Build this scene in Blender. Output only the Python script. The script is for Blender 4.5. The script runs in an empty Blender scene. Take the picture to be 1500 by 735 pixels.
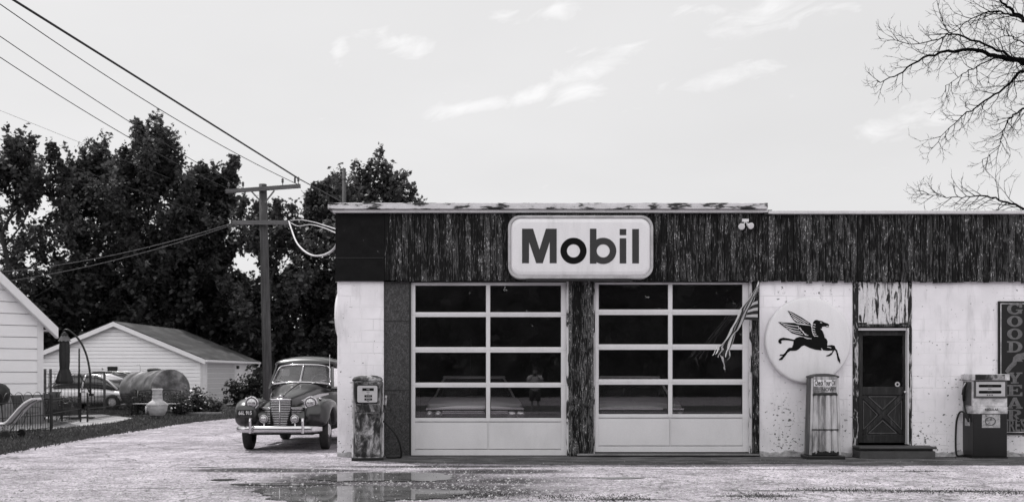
import bpy, bmesh, math, random
import numpy as np
from mathutils import Vector, Matrix
R = math.radians
scene = bpy.context.scene
COL = scene.collection
rnd = random.Random(7)

# ------------------------------------------------------------------ camera frame
F, PX, PY, CH, CD = 1411.0, 783.0, 548.0, 1.45, 17.0      # focal length in photo pixels, foot point, eye height, distance to the facade

def at(px, py, Y):
    d = Y + CD
    return Vector(((px-PX)*d/F, Y, CH+(PY-py)*d/F))
def X(px, Y=0.0): return (px-PX)*(Y+CD)/F
def Z(py, Y=0.0): return CH+(PY-py)*(Y+CD)/F
def gnd(px, py):
    d = CH*F/(py-PY)
    return Vector(((px-PX)*d/F, d-CD, 0))

# ------------------------------------------------------------------ object helpers
ORIG = {}
def tagp(o, label=None, cat=None, group=None, kind=None):
    if label: o['label'] = label
    if cat: o['category'] = cat
    if group: o['group'] = group
    if kind: o['kind'] = kind
    return o
def thing(name, label, cat, loc=(0,0,0), rz=0.0, group=None):
    o = bpy.data.objects.new(name, None)
    COL.objects.link(o)
    o.empty_display_size = 0.2
    o.location = loc
    o.rotation_euler = (0, 0, rz)
    ORIG[o] = (Vector(loc), rz)
    return tagp(o, label, cat, group)
def kids(o): return [c for c in bpy.data.objects if c.parent == o]
def copy_tree(o, parent=None):
    c = o.copy(); COL.objects.link(c)
    if parent: c.parent = parent
    for k in kids(o): copy_tree(k, c)
    return c

class MB:
    def __init__(s): s.v = []; s.f = []; s.uv = None
    def add(s, vs, fs):
        n = len(s.v); s.v += [tuple(v) for v in vs]; s.f += [tuple(i+n for i in f) for f in fs]; return s
    def box(s, x0, x1, y0, y1, z0, z1, m=None):
        if x0 > x1: x0, x1 = x1, x0
        if y0 > y1: y0, y1 = y1, y0
        if z0 > z1: z0, z1 = z1, z0
        vs = [Vector(p) for p in ((x0,y0,z0),(x1,y0,z0),(x1,y1,z0),(x0,y1,z0),(x0,y0,z1),(x1,y0,z1),(x1,y1,z1),(x0,y1,z1))]
        if m: vs = [m @ v for v in vs]
        return s.add(vs, [(0,3,2,1),(4,5,6,7),(0,1,5,4),(1,2,6,5),(2,3,7,6),(3,0,4,7)])
    def cyl(s, p0, p1, r0, r1=None, n=10, cap=True):
        if r1 is None: r1 = r0
        return s.tube([p0, p1], [r0, r1], n, cap)
    def tube(s, pts, r, n=6, cap=True):
        pts = [Vector(p) for p in pts]
        if not isinstance(r, (list, tuple)): r = [r]*len(pts)
        k = len(s.v); L = len(pts)
        t0 = (pts[1]-pts[0]).normalized()
        up = Vector((0,0,1)) if abs(t0.z) < .9 else Vector((1,0,0))
        a = t0.cross(up).normalized()
        vs = []; fs = []
        for i, p in enumerate(pts):
            t = (pts[min(i+1, L-1)]-pts[max(i-1, 0)])
            if t.length < 1e-9: t = t0
            t.normalize()
            a = (a - t*a.dot(t))
            if a.length < 1e-6: a = t.orthogonal()
            a.normalize(); b = t.cross(a)
            for j in range(n):
                th = 2*math.pi*j/n
                vs.append(p + (a*math.cos(th)+b*math.sin(th))*r[i])
        for i in range(L-1):
            for j in range(n):
                j2 = (j+1) % n
                fs.append((i*n+j, i*n+j2, (i+1)*n+j2, (i+1)*n+j))
        if cap:
            fs.append(tuple(range(n))[::-1]); fs.append(tuple((L-1)*n+j for j in range(n)))
        return s.add(vs, fs)
    def lathe(s, prof, o=(0,0,0), axis=(0,0,1), n=20, cap=True):
        """prof: (radius, height) along axis"""
        o = Vector(o); ax = Vector(axis).normalized(); a = ax.orthogonal().normalized(); b = ax.cross(a)
        vs = []; fs = []
        for (r, h) in prof:
            for j in range(n):
                th = 2*math.pi*j/n
                vs.append(o+ax*h+(a*math.cos(th)+b*math.sin(th))*max(r, 1e-4))
        L = len(prof)
        for i in range(L-1):
            for j in range(n):
                j2 = (j+1) % n
                fs.append((i*n+j, i*n+j2, (i+1)*n+j2, (i+1)*n+j))
        if cap:
            fs.append(tuple(range(n))[::-1]); fs.append(tuple((L-1)*n+j for j in range(n)))
        return s.add(vs, fs)
    def loft(s, rings, cap=True):
        n = len(rings[0]); vs = [p for r in rings for p in r]; fs = []
        for i in range(len(rings)-1):
            for j in range(n):
                j2 = (j+1) % n
                fs.append((i*n+j, i*n+j2, (i+1)*n+j2, (i+1)*n+j))
        if cap:
            fs.append(tuple(range(n))[::-1]); fs.append(tuple((len(rings)-1)*n+j for j in range(n)))
        return s.add(vs, fs)
    def prism(s, poly, y0, y1, m=None):
        """poly in (x,z), extruded along y"""
        n = len(poly)
        vs = [Vector((p[0], y0, p[1])) for p in poly]+[Vector((p[0], y1, p[1])) for p in poly]
        if m: vs = [m @ v for v in vs]
        fs = [tuple(range(n)), tuple(range(2*n-1, n-1, -1))]
        fs += [(i, i+n, (i+1) % n+n, (i+1) % n) for i in range(n)]
        return s.add(vs, fs)
    def ring(s, c, R0, r0, y0, y1, n=40, sx=1.0, sx0=None):
        if sx0 is None: sx0 = sx
        vs = []
        for y in (y0, y1):
            for (r, k) in ((R0, sx), (r0, sx0)):
                for j in range(n):
                    th = 2*math.pi*j/n
                    vs.append((c[0]+r*k*math.cos(th), y, c[1]+r*math.sin(th)))
        fs = []
        for j in range(n):
            q = (j+1) % n
            fs += [(j, q, n+q, n+j), (2*n+j, 3*n+j, 3*n+q, 2*n+q), (j, 2*n+j, 2*n+q, q), (n+j, n+q, 3*n+q, 3*n+j)]
        return s.add(vs, fs)
    def quad(s, a, b, c, d): return s.add([a, b, c, d], [(0,1,2,3)])
    def xf(s, m):
        s.v = [tuple(m @ Vector(v)) for v in s.v]; return s
    def build(s, name, mat, parent=None, smooth=False, bevel=0.0, local=False, subsurf=0, label=None, cat=None, group=None, kind=None, seg=2):
        me = bpy.data.meshes.new(name)
        vs = s.v
        if parent is not None and not local:
            o0, rz = ORIG.get(parent, (Vector((0,0,0)), 0.0))
            if rz:
                mi = (Matrix.Translation(o0) @ Matrix.Rotation(rz, 4, 'Z')).inverted()
                vs = [tuple(mi @ Vector(v)) for v in vs]
            else: vs = [(v[0]-o0.x, v[1]-o0.y, v[2]-o0.z) for v in vs]
        me.from_pydata(vs, [], s.f)
        bm = bmesh.new(); bm.from_mesh(me)
        if len(me.polygons) < 60000: bmesh.ops.recalc_face_normals(bm, faces=bm.faces)
        bm.to_mesh(me); bm.free()
        if s.uv:
            l = me.uv_layers.new(name='UVMap')
            for lp in me.loops: l.data[lp.index].uv = s.uv[lp.vertex_index]
        for m in (mat if isinstance(mat, (list, tuple)) else [mat]): me.materials.append(m)
        o = bpy.data.objects.new(name, me); COL.objects.link(o)
        if smooth:
            for p in me.polygons: p.use_smooth = True
        if parent is not None:
            o.parent = parent; ORIG[o] = ORIG.get(parent, (Vector((0,0,0)), 0.0))
        if bevel:
            b = o.modifiers.new('bevel', 'BEVEL'); b.width = bevel; b.segments = seg; b.limit_method = 'ANGLE'; b.angle_limit = R(35)
        if subsurf:
            q = o.modifiers.new('sub', 'SUBSURF'); q.levels = subsurf; q.render_levels = subsurf
        return tagp(o, label, cat, group, kind)

def text_mb(body, size, sx=1.0, depth=.004, bold=0.0):
    """words as extruded outlines, in the xz plane, centred on the origin, facing -y"""
    c = bpy.data.curves.new('t', 'FONT'); c.body = body; c.size = size; c.extrude = depth/2; c.offset = bold; c.resolution_u = 3
    c.align_x = 'CENTER'; c.align_y = 'CENTER'
    o = bpy.data.objects.new('t', c); COL.objects.link(o)
    dg = bpy.context.evaluated_depsgraph_get(); me = bpy.data.meshes.new_from_object(o.evaluated_get(dg))
    b = MB(); b.add([(v.co.x*sx, -v.co.z, v.co.y) for v in me.vertices], [tuple(p.vertices) for p in me.polygons])
    bpy.data.objects.remove(o); bpy.data.curves.remove(c); bpy.data.meshes.remove(me)
    return b

# ------------------------------------------------------------------ materials
def g(v): return (v*1.0, v*.991, v*1.002, 1.0)
def node(nt, typ, inp=None, **props):
    n = nt.nodes.new(typ)
    for k, v in props.items(): setattr(n, k, v)
    for k, v in (inp or {}).items():
        if isinstance(v, bpy.types.NodeSocket): nt.links.new(v, n.inputs[k])
        else: n.inputs[k].default_value = v
    return n
def newmat(name):
    m = bpy.data.materials.new(name); m.use_nodes = True
    nt = m.node_tree; nt.nodes.clear()
    out = nt.nodes.new('ShaderNodeOutputMaterial')
    return m, nt, out
def mapping(nt, scale, coord='Object', loc=(0,0,0)):
    tc = nt.nodes.new('ShaderNodeTexCoord')
    return node(nt, 'ShaderNodeMapping', {'Vector': tc.outputs[coord], 'Scale': scale, 'Location': loc}).outputs[0]
def ramp(nt, fac, stops):
    r = node(nt, 'ShaderNodeValToRGB', {'Fac': fac}); e = r.color_ramp.elements
    e[0].position, e[0].color = stops[0][0], stops[0][1]
    e[1].position, e[1].color = stops[-1][0], stops[-1][1]
    for p, c in stops[1:-1]:
        x = e.new(p); x.color = c
    return r.outputs[0]
def mixc(nt, fac, a, b, mode='MIX'):
    n = nt.nodes.new('ShaderNodeMix'); n.data_type = 'RGBA'; n.blend_type = mode
    for i, v in ((0, fac), (6, a), (7, b)):
        if isinstance(v, bpy.types.NodeSocket): nt.links.new(v, n.inputs[i])
        else: n.inputs[i].default_value = v
    return n.outputs[2]
def mth(nt, op, a, b=None, clamp=False):
    n = nt.nodes.new('ShaderNodeMath'); n.operation = op; n.use_clamp = clamp
    for i, v in ((0, a), (1, b)):
        if v is None: continue
        if isinstance(v, bpy.types.NodeSocket): nt.links.new(v, n.inputs[i])
        else: n.inputs[i].default_value = v
    return n.outputs[0]
def W0(): return (0,0,0,1)
def W1(): return (1,1,1,1)

def weather(name, stops, scale=(3,3,3), detail=8.0, rough=.75, metal=0.0, bump=.15, bdist=.01, fine=.2, fscale=(45,45,45), spec=.35, dist=0.0, coat=0.0, extra=None, nrough=.62):
    """paint over worn layers: a ramp of greys driven by fractal noise, broken up by a finer noise"""
    m, nt, out = newmat(name)
    n1 = node(nt, 'ShaderNodeTexNoise', {'Vector': mapping(nt, scale), 'Scale': 1.0, 'Detail': detail, 'Roughness': nrough, 'Distortion': dist})
    n2 = node(nt, 'ShaderNodeTexNoise', {'Vector': mapping(nt, fscale), 'Scale': 1.0, 'Detail': 4.0, 'Roughness': .6})
    col = ramp(nt, n1.outputs[0], [(p, g(v)) for p, v in stops])
    f = ramp(nt, n2.outputs[0], [(.3, g(1-fine)), (.7, g(1.0))])
    col = mixc(nt, 1.0, col, f, 'MULTIPLY')
    if extra: col = extra(nt, col)
    h = mth(nt, 'ADD', mth(nt, 'MULTIPLY', n1.outputs[0], .6), mth(nt, 'MULTIPLY', n2.outputs[0], .4))
    bp = node(nt, 'ShaderNodeBump', {'Height': h, 'Strength': bump, 'Distance': bdist})
    p = node(nt, 'ShaderNodeBsdfPrincipled', {'Base Color': col, 'Roughness': rough, 'Metallic': metal, 'Specular IOR Level': spec, 'Coat Weight': coat, 'Normal': bp.outputs[0]})
    nt.links.new(p.outputs[0], out.inputs[0])
    return m
def flat(name, v, rough=.6, metal=0.0, var=.12, scale=6.0, spec=.4, bump=.05, coat=0.0):
    return weather(name, [(.3, v*(1-var)), (.7, v*(1+var))], scale=(scale,)*3, rough=rough, metal=metal, bump=bump, fine=var, spec=spec, coat=coat)

def block_wall(name, axis='x', base=.62):
    m, nt, out = newmat(name)
    tc = nt.nodes.new('ShaderNodeTexCoord'); sp = node(nt, 'ShaderNodeSeparateXYZ', {0: tc.outputs['Object']})
    v = node(nt, 'ShaderNodeCombineXYZ', {0: sp.outputs[0 if axis == 'x' else 1], 1: sp.outputs[2], 2: 0.0}).outputs[0]
    wob = node(nt, 'ShaderNodeTexNoise', {'Vector': tc.outputs['Object'], 'Scale': 9.0, 'Detail': 3.0})
    v2 = node(nt, 'ShaderNodeVectorMath', {0: v, 1: node(nt, 'ShaderNodeVectorMath', {0: wob.outputs[1], 'Scale': .02}, operation='SCALE').outputs[0]}, operation='ADD').outputs[0]
    br = node(nt, 'ShaderNodeTexBrick', {'Vector': v2, 'Color1': g(base), 'Color2': g(base*.95), 'Mortar': g(base*.76), 'Scale': 1.0, 'Mortar Size': .007, 'Mortar Smooth': .6, 'Brick Width': .405, 'Row Height': .203})
    big = node(nt, 'ShaderNodeTexNoise', {'Vector': tc.outputs['Object'], 'Scale': 1.3, 'Detail': 6.0, 'Roughness': .6})
    jn = ramp(nt, big.outputs[0], [(.42, W0()), (.64, (.75,.75,.75,1))])
    col = mixc(nt, jn, g(base*.98), br.outputs[0])
    col = mixc(nt, 1.0, col, ramp(nt, big.outputs[0], [(.28, g(.86)), (.6, g(1.04))]), 'MULTIPLY')
    ns = node(nt, 'ShaderNodeTexNoise', {'Vector': mapping(nt, (5,5,1.1)), 'Scale': 1.0, 'Detail': 9.0, 'Roughness': .6})   # rain streaks
    col = mixc(nt, 1.0, col, ramp(nt, ns.outputs[0], [(.32, g(.82)), (.48, g(1.0))]), 'MULTIPLY')
    # chipped paint: small flecks, denser towards the footing
    c1 = node(nt, 'ShaderNodeTexNoise', {'Vector': mapping(nt, (15,15,21)), 'Scale': 1.0, 'Detail': 6.0, 'Roughness': .6})
    clus = node(nt, 'ShaderNodeTexNoise', {'Vector': tc.outputs['Object'], 'Scale': 1.9, 'Detail': 3.0})
    low = node(nt, 'ShaderNodeMapRange', {'Value': sp.outputs[2], 1: 0.0, 2: 1.5, 3: .085, 4: .012})
    chip = ramp(nt, mth(nt, 'ADD', mth(nt, 'ADD', c1.outputs[0], mth(nt, 'MULTIPLY', mth(nt, 'SUBTRACT', clus.outputs[0], .5), .28)), low.outputs[0]), [(.675, W0()), (.69, W1())])
    c2 = node(nt, 'ShaderNodeTexNoise', {'Vector': mapping(nt, (40,40,40)), 'Scale': 1.0, 'Detail': 3.0})
    col = mixc(nt, chip, col, ramp(nt, c2.outputs[0], [(.35, g(.05)), (.65, g(.22))]))
    h = mth(nt, 'SUBTRACT', mth(nt, 'MULTIPLY', c2.outputs[0], .25), mth(nt, 'ADD', mth(nt, 'MULTIPLY', mth(nt,'MULTIPLY',br.outputs[1],jn), 1.0), mth(nt, 'MULTIPLY', chip, .5)))
    bp = node(nt, 'ShaderNodeBump', {'Height': h, 'Strength': .8, 'Distance': .008})
    p = node(nt, 'ShaderNodeBsdfPrincipled', {'Base Color': col, 'Roughness': .8, 'Specular IOR Level': .25, 'Normal': bp.outputs[0]})
    nt.links.new(p.outputs[0], out.inputs[0])
    return m

def glass(name, tint=.55, rough=.0, ior=1.5, dirt_haze=.02):
    m, nt, out = newmat(name)
    n = node(nt, 'ShaderNodeTexNoise', {'Vector': mapping(nt, (2.5,2.5,2.5)), 'Scale': 1.0, 'Detail': 7.0})
    tr = node(nt, 'ShaderNodeBsdfTransparent', {0: g(tint)})
    gl = node(nt, 'ShaderNodeBsdfGlossy', {'Color': g(1.0), 'Roughness': rough})
    fr = node(nt, 'ShaderNodeFresnel', {'IOR': ior})
    mx = node(nt, 'ShaderNodeMixShader', {0: fr.outputs[0], 1: tr.outputs[0], 2: gl.outputs[0]})
    df = node(nt, 'ShaderNodeBsdfDiffuse', {0: g(.4)})
    mx2 = node(nt, 'ShaderNodeMixShader', {0: mth(nt, 'MULTIPLY', n.outputs[0], dirt_haze), 1: mx.outputs[0], 2: df.outputs[0]})  # grey film over the glass, raised to paint in a haze of reflected light
    nt.links.new(mx2.outputs[0], out.inputs[0])
    return m

def foliage(name, lo, hi, scale=.6, trans=.35):
    m, nt, out = newmat(name)
    n = node(nt, 'ShaderNodeTexNoise', {'Vector': mapping(nt, (scale,)*3), 'Scale': 1.0, 'Detail': 3.0})
    n2 = node(nt, 'ShaderNodeTexNoise', {'Vector': mapping(nt, (4,)*3), 'Scale': 1.0, 'Detail': 2.0})
    f = mth(nt, 'ADD', mth(nt, 'MULTIPLY', n.outputs[0], .5), mth(nt, 'MULTIPLY', n2.outputs[0], .5))
    c = ramp(nt, f, [(.35, g(lo)), (.56, g((lo+hi)/2)), (.68, g(hi*1.3))])
    p = node(nt, 'ShaderNodeBsdfPrincipled', {'Base Color': c, 'Roughness': .5, 'Specular IOR Level': .35})
    t = node(nt, 'ShaderNodeBsdfTranslucent', {0: c})
    mx = node(nt, 'ShaderNodeMixShader', {0: trans, 1: p.outputs[0], 2: t.outputs[0]})
    nt.links.new(mx.outputs[0], out.inputs[0])
    return m

M = {}
M['block'] = block_wall('white_painted_block', 'x', .87)
M['block_side'] = block_wall('white_painted_block_side', 'y', .87)
M['plinth'] = weather('rough_footing', [(.3, .16), (.45, .45), (.62, .6)], scale=(6,6,10), bump=.9, bdist=.03, fine=.3, rough=.9)
def board_material(name, lo, hi, fleck=.45, per=9.0, cov=.0):
    """dark paint flaking off upright boards: bare grey streaks, light flecks, a tone of its own for each board"""
    m, nt, out = newmat(name)
    tc = nt.nodes.new('ShaderNodeTexCoord'); sp = node(nt, 'ShaderNodeSeparateXYZ', {0: tc.outputs['Object']})
    bd = node(nt, 'ShaderNodeTexWhiteNoise', {'W': mth(nt, 'FLOOR', mth(nt, 'MULTIPLY', sp.outputs[0], per))}, noise_dimensions='1D')
    off = node(nt, 'ShaderNodeCombineXYZ', {0: 0.0, 1: 0.0, 2: mth(nt, 'MULTIPLY', bd.outputs[0], 37.0)}).outputs[0]
    v = node(nt, 'ShaderNodeVectorMath', {0: tc.outputs['Object'], 1: off}, operation='ADD').outputs[0]
    def nz(sc, det, rough=.65, dist=0.0):
        mp = node(nt, 'ShaderNodeMapping', {'Vector': v, 'Scale': sc}).outputs[0]
        return node(nt, 'ShaderNodeTexNoise', {'Vector': mp, 'Scale': 1.0, 'Detail': det, 'Roughness': rough, 'Distortion': dist}).outputs[0]
    st_ = nz((62,62,6.0), 7.0, .7); area = nz((4.5,4.5,1.6), 4.0); fl = nz((60,60,22), 4.0, .6, .4); grain = nz((130,130,6), 3.0)
    k = mth(nt, 'ADD', st_, mth(nt, 'ADD', mth(nt, 'MULTIPLY', mth(nt, 'SUBTRACT', area, .5), .55), mth(nt, 'ADD', mth(nt, 'MULTIPLY', mth(nt, 'SUBTRACT', bd.outputs[0], .5), .10), cov)))
    bare = ramp(nt, k, [(.505, W0()), (.545, W1())])
    wood = ramp(nt, grain, [(.3, g(lo)), (.68, g(hi))])
    col = mixc(nt, bare, ramp(nt, grain, [(.3, g(.006)), (.7, g(.013))]), wood)
    col = mixc(nt, mth(nt, 'MULTIPLY', ramp(nt, mth(nt, 'ADD', fl, mth(nt, 'MULTIPLY', area, .25)), [(.745, W0()), (.765, W1())]), bare), col, g(fleck))
    h = mth(nt, 'ADD', mth(nt, 'MULTIPLY', bare, -.5), mth(nt, 'MULTIPLY', grain, .4))
    bp = node(nt, 'ShaderNodeBump', {'Height': h, 'Strength': .5, 'Distance': .006})
    p = node(nt, 'ShaderNodeBsdfPrincipled', {'Base Color': col, 'Roughness': .85, 'Specular IOR Level': .12, 'Normal': bp.outputs[0]})
    nt.links.new(p.outputs[0], out.inputs[0]); return m
M['boards'] = board_material('peeling_dark_boards', .022, .105, .40, 9.0, .012)
M['boards_post'] = board_material('peeling_post_boards', .03, .16, .55, 6.0, .02)
M['white_peel'] = weather('peeling_white_boards', [(.36, .012), (.45, .05), (.475, .66), (.7, .78)], scale=(17,17,2.6), detail=9, rough=.8, bump=.6, bdist=.01, fine=.2, dist=.6, nrough=.64)
M['dark_peel'] = weather('dark_trim_white_flakes', [(.4, .012), (.53, .02), (.56, .45), (.7, .6)], scale=(26,26,4), detail=8, rough=.8, bump=.6, bdist=.01, fine=.2, dist=.6)
M['tar'] = weather('black_tar_sheet', [(.3, .009), (.64, .014), (.70, .016), (.73, .35)], scale=(7,7,7), rough=.9, bump=.25, fine=.2, spec=.08)
M['osb'] = weather('strand_board', [(.3, .028), (.5, .065), (.7, .13)], scale=(26,26,17), detail=3, rough=.8, bump=.2, fine=.45, fscale=(60,60,38), dist=1.4)
M['edge'] = weather('peeling_white_roof_edge', [(.38, .015), (.46, .06), (.50, .6), (.7, .8)], scale=(2.3,5,9), detail=9, rough=.8, bump=.3, fine=.2)
M['edge_clean'] = weather('grey_gutter_strip', [(.3, .42), (.36, .58), (.7, .72)], scale=(3,6,9), rough=.7, fine=.2)
M['roofing'] = flat('flat_roofing', .06, .9)
M['door_white'] = weather('white_enamel_door', [(.25, .60), (.5, .70), (.75, .75)], scale=(1.6,1.6,1.0), rough=.45, bump=.12, bdist=.02, fine=.07, spec=.45)
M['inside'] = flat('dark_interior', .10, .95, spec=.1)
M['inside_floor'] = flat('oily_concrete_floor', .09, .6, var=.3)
M['glass'] = glass('door_glass', .85, ior=1.75, dirt_haze=.03)
M['black_rubber'] = flat('black_rubber', .018, .6, spec=.3)
M['black_metal'] = flat('black_painted_metal', .012, .45)
M['dark_wood'] = weather('dark_varnished_wood', [(.3, .007), (.55, .02), (.74, .08)], scale=(16,16,2.2), rough=.55, bump=.3, fine=.4, fscale=(60,60,8))
M['concrete'] = weather('old_concrete', [(.3, .12), (.55, .2), (.75, .3)], scale=(1.8,1.8,1.8), rough=.9, bump=.4, bdist=.02, fine=.3)
M['step'] = flat('grey_step_paint', .07, .7, var=.2)
M['sign_white'] = weather('white_plastic_sign', [(.25, .66), (.45, .76), (.75, .82)], scale=(6,6,1.0), rough=.4, bump=.03, fine=.07, spec=.5)
M['sign_frame'] = weather('sign_frame', [(.3, .34), (.6, .5)], scale=(5,5,5), rough=.5, fine=.15)
M['letter_grey'] = flat('grey_lettering', .05, .7, var=.05, spec=.12)
M['letter_black'] = flat('black_lettering', .006, .7, var=.05, spec=.1)
M['letter_dim'] = flat('faded_lettering', .15, .7, var=.3, scale=14)
M['sign_dark'] = weather('dark_enamel', [(.3, .006), (.7, .011)], scale=(5,5,5), rough=.5, fine=.3)
M['chrome'] = flat('chrome', .58, .12, metal=1.0, var=.06, bump=.02)
M['lamp_glass'] = flat('lamp_lens', .5, .10, metal=.75, var=.3, scale=26, bump=.5)
M['car_dark'] = weather('dark_car_paint', [(.3, .010), (.7, .016)], scale=(4,4,4), rough=.30, bump=.02, fine=.1, spec=.5, coat=.35)
M['car_black'] = flat('black_underbody', .008, .8)
M['tyre'] = flat('tyre_rubber', .02, .8, var=.3, scale=20)
M['car_glass'] = glass('windscreen_glass', .6, .0, 1.7, .30)  # strong film: the pale reflected light is painted into the glass
M['seat'] = flat('seat_cloth', .10, .9)
M['siding'] = flat('white_siding', .80, .55, var=.03, scale=2)
M['trim'] = flat('white_trim', .72, .5, var=.04)
M['foundation'] = flat('grey_foundation', .2, .9, var=.2)
M['shingle'] = weather('shingles', [(.3, .016), (.5, .04), (.7, .10)], scale=(1.2,.5,2.2), rough=.9, bump=.6, bdist=.02, fine=.5, fscale=(9,30,30))
M['pole_wood'] = weather('pole_wood', [(.3, .03), (.7, .10)], scale=(14,14,1), rough=.85, bump=.5, fine=.4)
M['arm_wood'] = weather('weathered_arm', [(.3, .07), (.7, .17)], scale=(2,14,14), rough=.85, bump=.4, fine=.3)
M['wire'] = flat('black_wire', .012, .6)
M['wire_light'] = flat('pale_cable', .5, .6)
M['bark'] = weather('bark', [(.3, .02), (.7, .05)], scale=(10,10,2), rough=.9, bump=.6, fine=.4)
M['leaf'] = foliage('maple_leaves', .016, .11, .9, .45)
M['leaf_b'] = foliage('ash_leaves', .022, .13, .9, .45)
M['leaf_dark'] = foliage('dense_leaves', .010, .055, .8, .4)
M['leaf_low'] = foliage('garden_leaves', .03, .10, 3.0)
M['grass'] = foliage('grass_blades', .035, .085, 2.0, .25)
M['weed'] = foliage('weed_blades', .035, .09, 3.0, .2)
M['fabric_dark'] = flat('dark_canvas', .032, .85, var=.2)
M['fabric_light'] = flat('pale_mesh_cushion', .8, .85, var=.08)
M['mesh_dark'] = flat('dark_sling', .085, .85)
M['clay'] = weather('pale_clay', [(.3, .34), (.6, .52)], scale=(5,5,9), rough=.8, fine=.15)
M['tank'] = weather('weathered_tank_steel', [(.3, .04), (.5, .13), (.7, .32)], scale=(1.7,3,3), rough=.42, metal=.55, bump=.1, fine=.3)
M['car_silver'] = flat('silver_car_paint', .6, .28, metal=.3, var=.05, coat=.5)
M['car_white'] = flat('cream_car_paint', .75, .25, var=.05, coat=.5)
M['rust'] = weather('rusted_pump_paint', [(.36, .006), (.45, .02), (.51, .11), (.56, .30), (.66, .58)], scale=(5.5,5.5,3.2), detail=10, rough=.65, bump=.4, fine=.4, fscale=(40,40,18), dist=.5, nrough=.68)
M['rust_side'] = weather('rusted_pump_side', [(.34, .02), (.45, .10), (.52, .40), (.66, .62)], scale=(9,9,2.0), detail=10, rough=.65, bump=.4, fine=.4, fscale=(40,40,10), dist=.5)
M['streaked'] = weather('rust_streaked_white', [(.30, .05), (.43, .18), (.54, .50), (.7, .68)], scale=(7,7,1.1), detail=8, rough=.6, bump=.2, fine=.2, fscale=(40,40,10))
M['cab_side'] = weather('rusty_cabinet_side', [(.3, .04), (.5, .11), (.7, .3)], scale=(6,6,1.4), detail=8, rough=.7, bump=.2, fine=.3)
M['dial'] = flat('dial_plate', .48, .35, var=.06)
M['pump_dark'] = weather('dark_pump_enamel', [(.3, .005), (.7, .012)], scale=(6,6,1), rough=.35, bump=.05, fine=.2, spec=.5)
M['pump_white'] = weather('stained_white_enamel', [(.28, .05), (.42, .40), (.6, .72)], scale=(5,5,6), detail=8, rough=.5, bump=.1, fine=.15)
M['poster'] = weather('torn_sticker', [(.35, .1), (.45, .35), (.6, .52)], scale=(16,16,16), detail=8, rough=.7, bump=.2, fine=.3)
M['skin'] = flat('skin', .3, .6, var=.05)
M['shirt'] = flat('white_shirt', .6, .85, var=.05)
M['shorts'] = flat('dark_shorts', .04, .85)
M['hair'] = flat('dark_hair', .012, .6)
M['asphalt'] = flat('asphalt', .07, .9, var=.2)
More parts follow.
